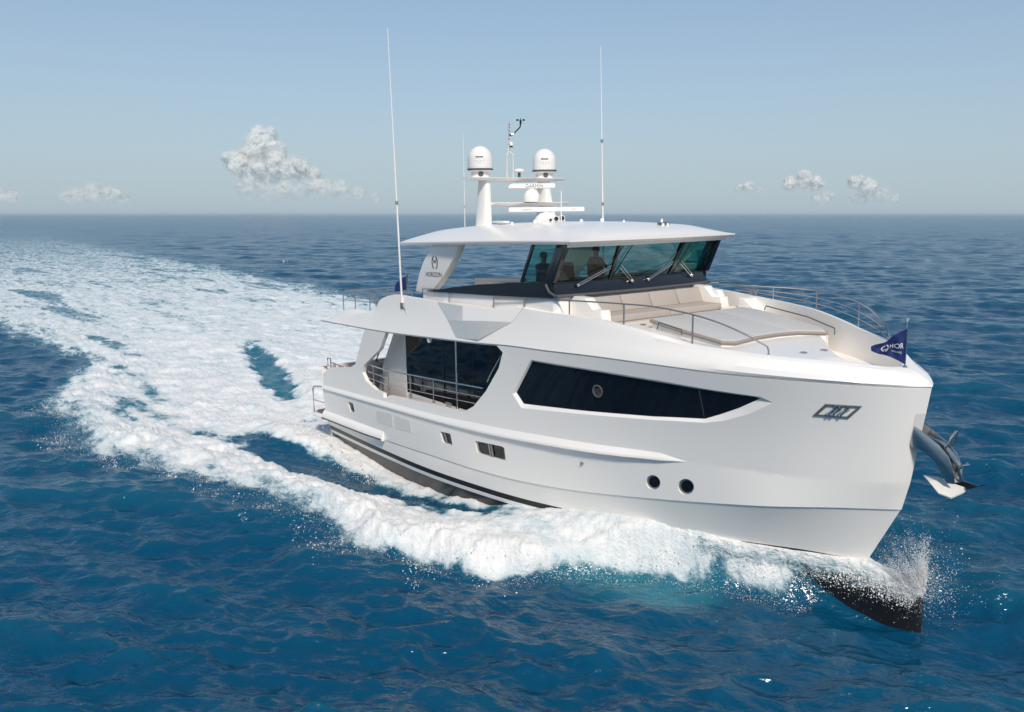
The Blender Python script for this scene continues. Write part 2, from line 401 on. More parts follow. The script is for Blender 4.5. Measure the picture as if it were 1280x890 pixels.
# small hull windows, portholes, vents (both sides)
def inset(name, poly, fn, depth, m, frame_w, sg, fm='steeldull', frame_name='window_frame', mid=None):
    s = np.array(poly); P = fn(s[:, 0], s[:, 1]); P[:, 1] *= sg
    mb = MB(); Q = P.copy(); Q[:, 1] -= sg * depth
    mb.add(Q, [tuple(range(len(Q)))]); o = child(mb.build(name, M[m], h_, smooth=False), yacht)
    c = P.mean(0); fr = MB(); a = P + (P - c) * .001; b = c + (P - c) * frame_w
    a2 = a.copy(); a2[:, 1] -= sg * (depth - .012); b2 = b.copy(); b2[:, 1] -= sg * (depth - .012); a3 = a.copy(); a3[:, 1] += sg * .006
    n = len(P); idx = lambda k, i: k * n + i % n
    vs = np.vstack([a3, a2, b2, Q * .0 + np.where(True, b - np.array([0, sg * depth, 0]), b)])
    fs = [(idx(k, i), idx(k, i + 1), idx(k + 1, i + 1), idx(k + 1, i)) for k in (1, 2) for i in range(n)]
    fr.add(vs, fs)
    if mid:                                   # vertical bar(s) across the opening
        for u in mid:
            k0 = [np.array(x) for x in (HW3 if len(mid) == 2 and name == 'hull_window' and poly is wins[2] else HW2)]
            a_ = k0[0] + (k0[1] - k0[0]) * u; b_ = k0[3] + (k0[2] - k0[3]) * u
            A_ = fn(a_[0], a_[1]); B_ = fn(b_[0], b_[1])
            fr.tube([(A_[0], sg * (A_[1] - depth + .02), A_[2]), (B_[0], sg * (B_[1] - depth + .02), B_[2])], .028, 6)
    child(fr.build(frame_name, M[fm], o, smooth=False), yacht)
    return o
for sg in (-1, 1):
    inset('hull_window', wins[0], lower, .055, 'glassdark', .86, sg)
    inset('hull_window', wins[1], lower, .055, 'glassdark', .84, sg, mid=(.38,))
    inset('hull_window', wins[2], lower, .055, 'glassdark', .88, sg, mid=(.46, .54))
    for pp in ports: inset('porthole', pp, lower, .055, 'glassdark', .76, sg, frame_name='porthole_ring')
    for V_ in (VT1, VT2):
        mb = MB(); k0 = [np.array(x) for x in V_]
        for i in range(11):
            u0, u1 = i / 11, (i + .72) / 11
            q = [k0[0] + (k0[3] - k0[0]) * u0, k0[1] + (k0[2] - k0[1]) * u0, k0[1] + (k0[2] - k0[1]) * u1, k0[0] + (k0[3] - k0[0]) * u1]
            P = np.array([lower(a[0], a[1]) for a in q]); P2 = P.copy(); P[:, 1] += .003; P2[:, 1] += np.array([.003, .003, .014, .014]); P3 = P2
            mb.add([(p[0], sg * p[1], p[2]) for p in P3] + [(p[0], sg * (p[1] - .02), p[2]) for p in P], [(0, 1, 2, 3), (3, 2, 6, 7), (0, 3, 7, 4), (1, 5, 6, 2)])
        child(mb.build('vent_louvre', M['vent'], h_, smooth=False), yacht)
    p = lower(*map(np.array, FIT[0])); mb = MB(); mb.lathe((p[0], sg * p[1], p[2]), [(.045, -.01), (.045, .03), (.02, .05), (0, .05)], 12, (0, sg, 0))
    child(mb.build('drain_outlet', M['steeldull'], h_), yacht)
    # hawse fairlead with two rollers
    f4 = np.array(FAIR); P = side(f4[:, 0], f4[:, 1]); P[:, 1] *= sg; c = P.mean(0); nr = np.cross(P[1] - P[0], P[2] - P[1]); nr /= np.linalg.norm(nr)
    if nr[1] * sg < 0: nr = -nr
    fr = MB(); inn = c + (P - c) * np.array([.84, .84, .80]); vs = np.vstack([P + nr * .004, P + nr * .035, inn + nr * .035, inn - nr * .02])
    fr.add(vs, [(k * 4 + i, k * 4 + (i + 1) % 4, k * 4 + 4 + (i + 1) % 4, k * 4 + 4 + i) for k in range(3) for i in range(4)])
    fo = child(fr.build('fairlead', M['steeldull'], h_, smooth=False), yacht)
    bk = MB(); bk.add(inn + nr * .006, [(0, 1, 2, 3)]); child(bk.build('fairlead_plate', M['gel'], fo, smooth=False), yacht)
    def fp(u, v): return P[0] * (1 - u) * (1 - v) + P[3] * u * (1 - v) + P[1] * (1 - u) * v + P[2] * u * v
    for u in (.35, .47, .68):
        rb = MB(); rb.tube([fp(u, .12) + nr * .03, fp(u, .3) + nr * .03, fp(u, .5) + nr * .03, fp(u, .7) + nr * .03, fp(u, .88) + nr * .03], [.05, .035, .028, .035, .05], 10)
        child(rb.build('fairlead_roller', M['steel'], fo), yacht)
    # black strip of scuppers under the boot stripe
    # swim platform wedge on the quarter
    mb = MB(); xsw = np.linspace(2.5, 7.25, 14); dz = np.interp(xsw, LVL['D'][:, 0], LVL['D'][:, 2]); yy = np.interp(xsw, LVL['D'][:, 0], LVL['D'][:, 1]); o = np.interp(xsw, [2.5, 6, 7.25], [.16, .16, .12])
    mk = lambda d, z: np.stack([xsw, sg * (yy + d), dz + z], 1)
    mb.grid(np.stack([mk(o * 0 - .03, .34), mk(o * .55, .22), mk(o, .08), mk(o, -.02), mk(o - .03, -.05), mk(o * 0 - .05, -.06)]))
    e = np.stack([mk(o * 0 - .03, .34), mk(o * .55, .22), mk(o, .08), mk(o, -.02), mk(o - .03, -.05), mk(o * 0 - .05, -.06)])[:, -1]
    mb.add(e, [tuple(range(6))]); child(mb.build('quarter_sponson', M['gel'], h_, ang=35), yacht)
    mb = MB(); mb.grid(np.stack([mk(o + .012, .035), mk(o + .02, .01), mk(o + .012, -.022)])); child(mb.build('fender_strip', M['rubber'], h_), yacht)
# swim platform
mb = MB(); poly = [(1.55, -2.6), (1.3, -2.9), (1.3, -3.2), (1.6, -3.42), (2.62, -3.45)]; poly = poly + [(x, -y) for x, y in reversed(poly)]
mb.prism([(x, y, .84 + .02 * x) for x, y in poly], (0, 0, .14)); sp = child(mb.build('swim_platform', M['gel'], yacht, bevel=.02), yacht)
mb = MB(); mb.prism([(1.4 + (x - 1.4) * .96, y * .95, .984 + .02 * x) for x, y in poly], (0, 0, .012)); child(mb.build('teak_deck', M['teak'], sp), yacht)
for sg in (-1, 1):
    mb = MB(); mb.tube([(1.5, sg * 3.3, .98), (1.48, sg * 3.3, 1.95), (1.62, sg * 3.3, 2.08), (2.55, sg * 3.3, 2.2)], .024, 8); mb.tube([(1.49, sg * 3.3, 1.5), (2.6, sg * 3.3, 1.55)], .018, 8)
    child(mb.build('platform_rail', M['steeldull'], sp), yacht)
    # mooring gear on the quarter
    mb = MB(); mb.tube([(2.75, sg * 3.2, 3.05), (2.75, sg * 3.2, 3.35), (3.0, sg * 3.2, 3.37), (3.0, sg * 3.2, 3.05)], .025, 8)
    mb.tube([(3.0, sg * 3.2, 3.22), (3.5, sg * 3.22, 3.22), (4.0, sg * 3.24, 3.22), (4.12, sg * 3.24, 3.22)], .02, 8)
    for x in (3.3, 3.42, 3.75, 3.87): mb.tube([(x, sg * 3.22, 3.04), (x, sg * 3.22, 3.22)], .02, 8)
    mb.tube([(4.12, sg * 3.24, 3.22), (4.0, sg * 3.24, 3.05)], .02, 8)
    child(mb.build('stern_fairlead', M['steeldull'], yacht), yacht)
# ------------------------------------------------------------------ boat deck band, bulwarks and foredeck
def rs(pts, n=200):                            # resample by x-stationed parameter
    return level(pts)[::2]
TS = [(3.0,3.0,4.95),(3.7,3.13,5.22),(5.06,3.16,5.45),(6.69,3.17,5.66),(6.99,3.17,5.94),(7.4,3.17,6.09),(9.35,3.17,6.19),(10.7,3.165,6.17),(11.8,3.16,6.2),(13.4,3.145,6.22),(14.8,3.12,6.32),(15.6,3.07,6.30),(16.8,2.99,6.29),(17.8,2.88,6.24),(18.8,2.76,6.13),(19.44,2.64,6.03),(20,2.5,5.92),(21,2.23,5.85),(21.8,1.92,5.80),(22.6,1.47,5.76),(23.1,1.05,5.72),(23.48,.66,5.65),(23.75,.3,5.61),(23.85,0,5.6)]
TPz = [(3,4.95),(6.7,5.7),(7.4,6.25),(12,6.5),(16,6.60),(17.2,6.52),(18.6,6.43),(20.2,6.31),(21.0,6.16),(21.7,6.02),(22.7,5.89),(23.1,5.81),(23.5,5.69),(23.75,5.62),(23.85,5.6)]
TP = [(x, y, float(np.interp(x, [a for a, b in TPz], [b for a, b in TPz]))) for x, y, z in TS]
CRS = [(2.9,3.15,4.9),(4.0,3.25,5.12),(6.8,3.25,5.5),(9.45,3.25,5.67),(11.3,3.26,5.73),(14.4,3.22,5.87),(16.9,3.08,5.91),(18.9,2.85,5.87),(19.9,2.65,5.82),(21,2.4,5.72),(22.2,1.92,5.65),(23.2,1.27,5.58),(23.8,.65,5.51),(24.15,.25,5.47),(24.25,0,5.46)]
def zof(T, x): return np.interp(x, [a[0] for a in T], [a[2] for a in T])
def yof(T, x): return np.interp(x, [a[0] for a in T], [a[1] for a in T])
ZD = lambda x: np.interp(x, [3, 7, 15.8, 16.6, 18, 24], [5.0, 5.35, 5.55, 5.75, 5.5, 5.15])   # deck behind the bulwarks
band = MB()
XS_ = np.r_[np.linspace(3.0, 6.6, 12), 6.69, 6.8, 6.9, 6.99, 7.15, 7.4, np.linspace(7.8, 21, 60), np.linspace(21.2, 23.2, 18), np.linspace(23.25, 23.85, 16)]
def at_x(pts, X):
    A = level(pts); x = A[:, 0]; return np.stack([X, np.interp(X, x, A[:, 1]), np.interp(X, x, A[:, 2])], 1)
def station(pts, u):                           # same arc fraction measured by x, end to end
    A = level(pts); f = (A[:, 0] - A[0, 0]) / (A[-1, 0] - A[0, 0])
    return np.stack([np.interp(u, f, A[:, k]) for k in range(3)], 1)
for sg, T in ((-1, TS), (1, TP)):
    At = level(T); u = np.r_[(XS_ - 3.0) / 20.85]
    u[-1] = 1
    # plan curves are vertical-tangent at the stem: add fine stations there
    u = np.unique(np.r_[u, 1 - np.array([.01, .006, .004, .0025, .0012, .0005, 0])])
    b = station(LV['B'], u); c = station(CRS, u); t = station(T, u)
    if sg > 0: c[:, 2] += (t[:, 2] - station(TS, u)[:, 2]) * .5
    k = np.clip((1 - u) * 60, 0, 1)
    def off(P, dy, dz, dx=0):
        q = P.copy(); q[:, 1] = np.maximum(q[:, 1] + dy * k, 0); q[:, 2] += dz; q[:, 0] += dx * (1 - k) ; return q
    bulge = np.clip((u - .62) * 4, 0, 1)
    mid1 = b * .7 + c * .3; mid1[:, 1] = np.maximum(mid1[:, 1] + .05 * bulge * k + .015 * k, 0); mid1[:, 0] += .05 * bulge
    mid2 = b * .35 + c * .65; mid2[:, 1] = np.maximum(mid2[:, 1] + .05 * bulge * k + .01 * k, 0); mid2[:, 0] += .06 * bulge
    e = c * .5 + t * .5; e[:, 1] = np.maximum(e[:, 1] + .035 * bulge * k, 0); e[:, 2] += .03 * bulge
    lines = [b, off(b, -.045, .004, -.03), off(b, -.045, .04, -.03), off(b, .02, .045, .02), mid1, mid2, c, e, t, off(t, -.06, .012, -.05), off(t, -.13, .005, -.12)]
    g = off(t, -.15, 0, -.15); g[:, 2] = np.minimum(ZD(g[:, 0]), t[:, 2] - .03)
    if sg < 0: pass
    lines.append(g)
    band.grid(np.stack([np.stack([l[:, 0], sg * l[:, 1], l[:, 2]], 1) for l in lines]))
# aft edge closing face and the underside of the boat deck
b0 = station(LV['B'], np.array([0.]))[0]; 
band.add([(2.6, -3.36, 4.80), (3.0, -3.0, 4.95), (3.0, 3.0, 4.95), (2.6, 3.36, 4.80)], [(0, 1, 2, 3)])
B_ = LVL['B'][::4]; B_ = B_[B_[:, 0] < 17]
band.grid(np.stack([np.stack([B_[:, 0], -B_[:, 1], B_[:, 2]], 1), np.stack([B_[:, 0], B_[:, 1] * 0, B_[:, 2] + .0], 1), np.stack([B_[:, 0], B_[:, 1], B_[:, 2]], 1)]))
upper = child(band.build('upper_band', M['gel'], yacht, ang=24), yacht)
# decks
mb = MB(); X = np.linspace(3.0, 23.7, 60)
yh = np.interp(X, level(TS)[:, 0], level(TS)[:, 1]) - .1
mb.grid(np.stack([np.stack([X, f * yh, ZD(X) + .006], 1) for f in (-1, -.5, 0, .5, 1)]))
child(mb.build('deck', M['deck'], yacht), yacht)
# coachroof (raised foredeck), flush with the starboard edge, stepped below the port bulwark
mb = MB()
def ZC(x): return np.interp(x, [16, 17.6, 18.4, 20.0, 21.2, 22.8], [6.02, 6.03, 6.02, 5.86, 5.78, 5.70])
def nose(f): return 22.75 - .25 * (f + .35) ** 2 * (f < -.35) - 1.85 * np.clip((f + .35) / 1.2, 0, 1) ** 1.0 * (f >= -.35)
rowsA = []; F_ = np.linspace(-1, 1, 33)
top = []; 
for f in F_:
    xe = float(nose(f)); xx = np.linspace(16.0, xe, 44)
    y = f * (np.interp(xx, level(TS)[:, 0], level(TS)[:, 1]) - .12 - (.30 if f > 0 else 0) * abs(f))
    z = ZC(xx); r = np.clip((xe - xx) / .12, 0, 1); z = z - .05 * (1 - r) ** 2
    if f < -.9: z = np.minimum(z, np.interp(xx, level(TS)[:, 0], level(TS)[:, 2]) - .012)
    else:
        z = np.minimum(z, np.interp(xx, level(TS)[:, 0], level(TS)[:, 2]) + .03)
    top.append(np.stack([xx, y, z], 1))
top = np.array(top)
mb.grid(top)
fe = top[:, -1].copy(); lo = fe.copy(); lo[:, 2] = 5.1; lo[:, 0] += .04
mb.grid(np.stack([fe, lo])); pe = top[-1].copy(); pl = pe.copy(); pl[:, 2] = 5.1; mb.grid(np.stack([pe, pl]))
child(mb.build('coachroof', M['gel'], yacht, ang=30), yacht)
# small hatches / filler caps on the coachroof
for x, y in ((17.75, -1.55), (21.9, -.75), (22.0, -.1)):
    mb = MB(); mb.lathe((x, y, float(ZC(x)) + .004), [(.085, 0), (.085, .012), (.06, .018), (0, .018)], 16)
    child(mb.build('deck_cap', M['steel'], yacht), yacht)
# faceted wing on each side of the boat deck
for sg in (-1, 1):
    P = {k: Vector((v[0], v[1] * -sg * -1 if False else (v[1] if sg < 0 else -v[1]), v[2])) for k, v in dict(a=POD_a, b=POD_b, c=POD_c, d=POD_d, e=POD_e, f=POD_f, h=POD_h, g=POD_g).items()}
    inn = lambda p: p + Vector((0, .25 * -sg, 0))
    m2 = P['b'] * .45 + P['g'] * .55 + Vector((0, sg * .13, .0)); m1 = P['a'] * .45 + P['h'] * .55 + Vector((0, sg * .10, .02))
    P['a'] += Vector((0, sg * .02, .012)); P['h'] += Vector((0, 0, .02)); P['f'] += Vector((0, 0, .012))
    mb = MB(); vs = [P['a'], m1, P['h'], P['f'], P['b'], m2, P['g'], P['e'], P['c'], P['d']]
    vs = vs + [inn(p) for p in vs]
    mb.add(vs, [(0, 1, 5, 4), (1, 2, 6, 5), (2, 3, 7, 6), (4, 5, 9, 8), (5, 6, 9), (6, 7, 9), (0, 10, 11, 1), (1, 11, 12, 2), (2, 12, 13, 3), (0, 4, 14, 10), (4, 8, 18, 14), (3, 13, 17, 7), (7, 17, 19, 9), (8, 9, 19, 18)])
    child(mb.build('side_wing', M['gel'], yacht, ang=8, bevel=.012), yacht)

# ------------------------------------------------------------------ side decks and cockpit (main deck)
mb = MB(); mb.box((2.62, -3.2, 2.2), (14.5, 3.2, 2.30)); child(mb.build('main_deck', M['teak'], yacht), yacht)
mb = MB()
for sg in (-1, 1):
    y0 = sg * 2.58
    mb.box((7.5, min(y0, y0 - sg * .1), 2.305), (14.6, max(y0, y0 - sg * .1), 2.74))             # sill under the glass
    mb.prism([(7.5, y0 + sg * .012, 2.31), (5.55, y0 + sg * .012, 2.31), (5.95, y0 + sg * .012, 3.4), (6.9, y0 + sg * .012, 4.82), (7.62, y0 + sg * .012, 4.86), (7.62, y0 + sg * .012, 2.31)], (0, -sg * .14, 0))
mb.box((7.4, -2.45, 2.305), (7.5, 2.45, 4.85))
mb.box((14.45, -3.2, 2.305), (14.6, 3.2, 5.1))
sal = child(mb.build('saloon_house', M['gel'], yacht, bevel=.01), yacht)
for sg in (-1, 1):
    y0 = sg * 2.58
    for xa, xb in ((7.64, 9.93), (9.99, 11.62), (11.66, 14.44)):
        mb = MB(); mb.box((xa, min(y0 + sg * .005, y0 - sg * .05), 2.75), (xb, max(y0 + sg * .005, y0 - sg * .05), 4.97)); child(mb.build('glass_door', M['glassdark'], sal, smooth=False), yacht)
    for x in (9.96, 11.64):
        mb = MB(); mb.box((x - .03, min(y0 + sg * .02, y0 - sg * .05), 2.75), (x + .03, max(y0 + sg * .02, y0 - sg * .05), 4.97)); child(mb.build('door_stile', M['black'], sal), yacht)
    # support pole, rail, gate posts, cleat
    mb = MB(); mb.tube([(11.75, sg * 3.28, 2.9), (11.75, sg * 3.28, 5.08)], .032, 10); mb.lathe((11.75, sg * 3.28, 2.93), [(.06, 0), (.05, .12), (.03, .13)], 12)
    child(mb.build('support_pole', M['steel'], yacht), yacht)
    top_ = [(6.1, sg * 3.27, 3.60), (7.5, sg * 3.27, 3.56), (9.5, sg * 3.27, 3.66), (11.5, sg * 3.27, 3.76), (13.1, sg * 3.27, 3.85)]
    mb = MB(); mb.tube(top_, .027, 8)
    for d in (.27, .5): mb.tube([(x, y, z - d) for x, y, z in top_], .013, 6)
    sr = child(mb.build('side_rail', M['steel'], yacht), yacht)
    for x in (6.5, 7.55, 9.0, 10.4): 
        mb = MB(); z = float(np.interp(x, [6.1, 7.5, 13.1], [3.6, 3.56, 3.85])); mb.tube([(x, sg * 3.27, 2.35), (x, sg * 3.27, z)], .019, 8); mb.lathe((x, sg * 3.27, 2.86), [(.045, 0), (.045, .13), (.02, .14)], 10)
        child(mb.build('rail_post', M['steeldull'], sr), yacht)
    mb = MB(); mb.tube([(7.05, sg * 3.2, 2.3), (7.0, sg * 3.2, 3.1), (7.0, sg * 3.2, 3.55)], .035, 8); child(mb.build('gate_post', M['rubber'], yacht), yacht)
    # raked handrail on the forward pillar
    mb = MB(); mb.tube([(13.15, sg * 3.16, 4.03), (13.2, sg * 3.1, 4.2), (13.75, sg * 3.1, 4.86)], .024, 8); child(mb.build('pillar_handrail', M['steel'], yacht), yacht)
    def cleat(x, y, z, L=.34, dirx=1):
        mb = MB(); mb.tube([(x - L / 2, y, z + .17), (x, y, z + .18), (x + L / 2, y, z + .17)], [.02, .03, .02], 8)
        for d in (-.08, .08): mb.tube([(x + d, y, z), (x + d, y, z + .17)], [.035, .028], 8)
        mb.box((x - .14, y - .05, z - .005), (x + .14, y + .05, z + .012)); return child(mb.build('cleat', M['steeldull'], yacht), yacht)
    cleat(11.35, sg * 3.33, 2.93)
    cleat(17.9, sg * 2.82, float(zof(TS if sg < 0 else TP, 17.9)) + .0) if sg > 0 else None
    mb = MB(); mb.lathe((10.3, sg * 3.3, 5.0), [(0, -.14), (.06, -.12), (.08, -.06), (.08, .05)], 14); child(mb.build('soffit_lamp', M['dome'], yacht), yacht)
# cockpit furniture: stair to the boat deck, its handrail and a wet bar
mb = MB()
for i in range(8): mb.box((4.3 + i * .26, -1.9, 2.3 + .31 * i), (4.6 + i * .26, -1.0, 2.36 + .31 * i))
mb.box((4.2, -1.92, 2.3), (6.5, -1.88, 2.5)); child(mb.build('stair', M['teak'], yacht), yacht)
mb = MB(); mb.tube([(4.6, -2.3, 2.35), (4.75, -2.3, 3.2), (6.0, -2.3, 4.75)], .024, 8); mb.tube([(5.0, -2.3, 2.35), (5.05, -2.3, 3.55)], .02, 8); child(mb.build('stair_handrail', M['rubber'], yacht), yacht)
mb = MB(); mb.box((4.9, -2.55, 2.305), (5.5, -2.0, 3.35)); mb.box((4.85, -2.6, 3.35), (5.6, -1.95, 3.42)); child(mb.build('wet_bar', M['beige'], yacht, bevel=.01), yacht)

# ------------------------------------------------------------------ rails on the upper deck
def rail(name, pts, r, parent=yacht, m='steeldull'):
    mb = MB(); mb.tube(_pchip(np.r_[0, np.cumsum([np.linalg.norm(np.subtract(pts[i + 1], pts[i])) for i in range(len(pts) - 1)])], np.array(pts, float), np.linspace(0, sum(np.linalg.norm(np.subtract(pts[i + 1], pts[i])) for i in range(len(pts) - 1)), 60)), r, 8)
    return child(mb.build(name, M[m], parent), yacht)
S_TOP = [(13.427,3.085,6.524),(14.792,3.06,6.60),(16.437,2.959,6.659),(17.382,2.869,6.687),(18.255,2.771,6.704),(19.166,2.636,6.697),(19.641,2.533,6.651),(20.07,2.422,6.588),(20.732,2.252,6.437),(21.275,2.075,6.235),(21.591,1.952,6.073),(21.735,1.89,5.995)]
fr_ = rail('foredeck_rail', [(x, -y, z) for x, y, z in S_TOP], .019)
mb = MB(); mb.tube([(21.735, -1.89, 5.995), (21.765, -1.875, 5.93), (21.773, -1.872, 5.80)], .019, 8); child(mb.build('rail_post', M['steeldull'], fr_), yacht)
for x, y, z in ((13.421,3.085,6.22),(14.789,3.06,6.31),(16.494,2.955,6.27),(18.263,2.77,6.16),(20.099,2.415,5.85)):
    zt_ = float(np.interp(x, [p[0] for p in S_TOP], [p[2] for p in S_TOP]))
    mb = MB(); mb.tube([(x, -y, z), (x, -y, zt_)], .021, 8); child(mb.build('rail_post', M['steeldull'], fr_), yacht)
P_TOP = [(14.0,3.05,6.72),(16.207,2.983,6.761),(17.213,2.898,6.767),(18.634,2.735,6.785),(19.265,2.627,6.805),(20.179,2.405,6.803),(21.221,2.104,6.726),(21.64,1.942,6.652),(22.224,1.655,6.455),(22.541,1.461,6.275),(22.76,1.30,6.09),(22.83,1.24,5.9)]
pr_ = rail('foredeck_rail', P_TOP, .026, m='steel')
for d0, d1 in ((.36, 1), (.66, 2)):
    q = [(x, y, z - (z - float(zof(TP, x))) * d0) for x, y, z in P_TOP[2:9]] ; q.append((22.5 if d0 < .5 else 22.72, 1.48 if d0 < .5 else 1.33, 6.17 if d0 < .5 else 5.97)); rail('mid_rail', q, .014, pr_, 'steel')
for x in (14.2, 16.0, 18.63, 20.18, 21.65):
    y = float(np.interp(x, [p[0] for p in P_TOP], [p[1] for p in P_TOP])); z = float(np.interp(x, [p[0] for p in P_TOP], [p[2] for p in P_TOP]))
    mb = MB(); mb.tube([(x, y, float(zof(TP, x)) - .02), (x, y, z)], .022, 8); child(mb.build('rail_post', M['steel'], pr_), yacht)
# aft boat deck rail, round the stern
zr = lambda x: 6.03 + (x - 4) * .022
pts = [(9.0, -3.1, zr(9) + .22), (6.0, -3.08, zr(6)), (4.15, -3.08, zr(4)), (3.9, -2.9, zr(4)), (3.9, 2.9, zr(4)), (4.15, 3.08, zr(4)), (6.0, 3.08, zr(6)), (9.0, 3.1, zr(9) + .22)]
mb = MB(); mb.tube(pts, .022, 8); ar = child(mb.build('aft_rail', M['steeldull'], yacht), yacht)
mb = MB(); mb.tube([(x, y, z - .3) for x, y, z in pts], .012, 6); child(mb.build('mid_rail', M['steeldull'], ar), yacht)
for sg in (-1, 1):
    for x, y in ((3.95, 3.02), (5.0, 3.08), (6.1, 3.08), (6.55, 3.08), (6.65, 3.08), (9.0, 3.1), (3.9, 1.1)):
        mb = MB(); mb.tube([(x, sg * y, float(ZD(x)) if x > 4.5 else 5.2), (x, sg * y, zr(x) + (.22 if x > 8 else 0))], .02, 8); child(mb.build('rail_post', M['steeldull'], ar), yacht)
# hoops by the house side
for xa, xb, y in ((12.9, 14.1, -2.95), (9.5, 11.0, -3.0)):
    mb = MB(); z0 = float(zof(TS, xa)); mb.tube([(xa, y, z0 - .3), (xa, y, z0 + .31), (xb, y, z0 + .36), (xb + .05, y, z0 - .3)], .02, 8); child(mb.build('boarding_hoop', M['steel'], yacht), yacht)
# ------------------------------------------------------------------ skylounge: trunk, black coaming, windscreen, hardtop
YH = 3.02
mb = MB()                                       # white trunk under the black coaming
tp = [(9.4, -2.95), (15.9, -3.0), (16.05, -2.9), (16.2, 0), (16.05, 2.9), (15.9, 3.0), (9.4, 2.95)]
mb.hexa([(x, y, 5.2) for x, y in tp], [(x, y, 6.42 + (x - 9.4) * .042) for x, y in tp])
trunk = child(mb.build('house_trunk', M['gel'], yacht, bevel=.02), yacht)
# low white wing walls running forward from the trunk to the bench ends
for sg in (-1, 1):
    y0 = sg * 2.2; pr = [(15.85, 6.74), (16.62, 6.70), (16.92, 6.42), (17.22, 6.43), (17.30, 6.05), (17.30, 5.6), (15.85, 5.6)]
    mb = MB(); mb.prism([(x, y0, z) for x, z in pr], (0, sg * .34, 0)); child(mb.build('bench_side', M['gel'], yacht, bevel=.025), yacht)
mb = MB(); mb.prism([(14.55, -2.62, 6.66), (16.0, -2.62, 6.735), (16.0, -2.62, 5.5), (14.55, -2.62, 5.5)], (0, -.18, 0)); child(mb.build('house_wing', M['gel'], yacht, bevel=.03), yacht)
mb = MB()                                        # port locker and steps
mb.prism([(16.2, 2.34, 6.62), (17.0, 2.34, 6.60), (17.25, 2.34, 6.18), (17.25, 2.34, 5.6), (16.2, 2.34, 5.6)], (0, .25, 0))
mb.prism([(17.3, 2.1, 6.17), (17.75, 2.1, 6.17), (17.75, 2.1, 5.7), (17.3, 2.1, 5.7)], (0, .55, 0))
mb.prism([(17.78, 2.25, 6.46), (18.0, 2.25, 6.44), (18.35, 2.25, 6.2), (18.42, 2.25, 5.7), (17.78, 2.25, 5.7)], (0, .62, 0))
child(mb.build('deck_locker', M['gel'], yacht, bevel=.05, seg=3), yacht)

coam = MB()
for sg in (-1, 1):                               # tapering black side bands
    y = sg * (YH + .03)
    poly = [(9.75, 6.44), (11.1, 6.48), (13.1, 6.55), (15.0, 6.64), (15.97, 6.69), (16.0, 7.06), (14.2, 6.97), (12.6, 6.83)]
    coam.prism([(x, y, z) for x, z in poly], (0, -sg * .10, 0))
# front face
fr_lo = [(16.0, -YH - .03), (16.16, -2.0), (16.24, 0), (16.16, 2.0), (16.0, YH + .03)]
def front(x0, z0, x1, z1, x2, z2):
    A = []
    for dx, z in ((x0, z0), (x1, z1), (x2, z2), (x2 - .25, z2)):
        A.append([(x + dx, y, z) for x, y in fr_lo])
    return A
coam.grid(front(0.10, 6.72, -.02, 6.90, -.05, 7.08))
child(coam.build('black_coaming', M['black'], yacht, ang=25), yacht)
mb = MB(); mb.tube([(x + .09, y, 6.74) for x, y in fr_lo], .045, 8); mb.tube([(16.08, -YH - .03, 6.74), (15.85, -YH - .07, 6.84), (15.72, -YH - .07, 7.03)], .035, 8); mb.tube([(16.08, YH + .03, 6.74), (15.85, YH + .07, 6.84), (15.72, YH + .07, 7.03)], .035, 8)
child(mb.build('coaming_lip', M['rubber'], yacht), yacht)
for sg in (-1, 1):
    mb = MB(); mb.tube([(13.2, sg * 3.0, 6.93), (14.5, sg * 3.0, 7.01), (15.7, sg * 3.0, 7.07)], .028, 8); child(mb.build('sill_rail', M['steel'], yacht), yacht)

# windscreen panes (raked forward)
B0 = [(15.97, -3.03, 7.08), (16.12, -1.16, 7.08), (16.12, 1.22, 7.08), (15.97, 3.03, 7.08)]
T0 = [(16.42, -3.02, 8.06), (16.58, -1.24, 8.06), (16.58, 1.34, 8.06), (16.42, 3.02, 8.06)]
ws_parts = []
lerp = lambda a, b, u: tuple(np.array(a) * (1 - u) + np.array(b) * u)
def beam(a, b, w, d, mbx, wdir=(0, 1, 0), ddir=(1, 0, 0)):
    w_ = Vector(wdir) * w / 2; d_ = Vector(ddir) * d / 2; a = Vector(a); b = Vector(b)
    mbx.hexa([a - w_ - d_, a + w_ - d_, a + w_ + d_, a - w_ + d_], [b - w_ - d_, b + w_ - d_, b + w_ + d_, b - w_ + d_])
for i_, w_0, d_0 in ((0, .17, .16), (3, .17, .16), (1, .11, .09), (2, .11, .09)):
    q = MB(); beam(B0[i_], T0[i_], w_0, d_0, q); ws_parts.append(q)
# side window aft posts
for sg in (-1, 1):
    q = MB(); beam((14.62, sg * 3.02, 7.02), (15.12, sg * 3.0, 8.08), .05, .12, q); ws_parts.append(q)
    q = MB(); beam((15.74, sg * 3.03, 7.05), (16.26, sg * 3.01, 8.08), .05, .36, q); ws_parts.append(q)
q = MB(); q.tube([(x + .02, y, z) for x, y, z in ((15.99, -3.0, 7.085), (16.13, -1.16, 7.085), (16.13, 1.22, 7.085), (15.99, 3.0, 7.085))], .022, 6)
wf = child(q.build('windscreen', M['black'], yacht), yacht)
for q in ws_parts: child(q.build('window_post', M['black'], wf, bevel=.012), yacht)
for i in range(3):
    n = Vector((np.subtract(T0[i], B0[i]))).cross(Vector(np.subtract(B0[i + 1], B0[i]))).normalized() * .006
    mb = MB(); q = [Vector(v) for v in (B0[i], B0[i + 1], T0[i + 1], T0[i])]; mb.add(q, [(0, 1, 2, 3)])
    child(mb.build('windscreen_pane', M['green'], wf, smooth=False, fix=False), yacht)
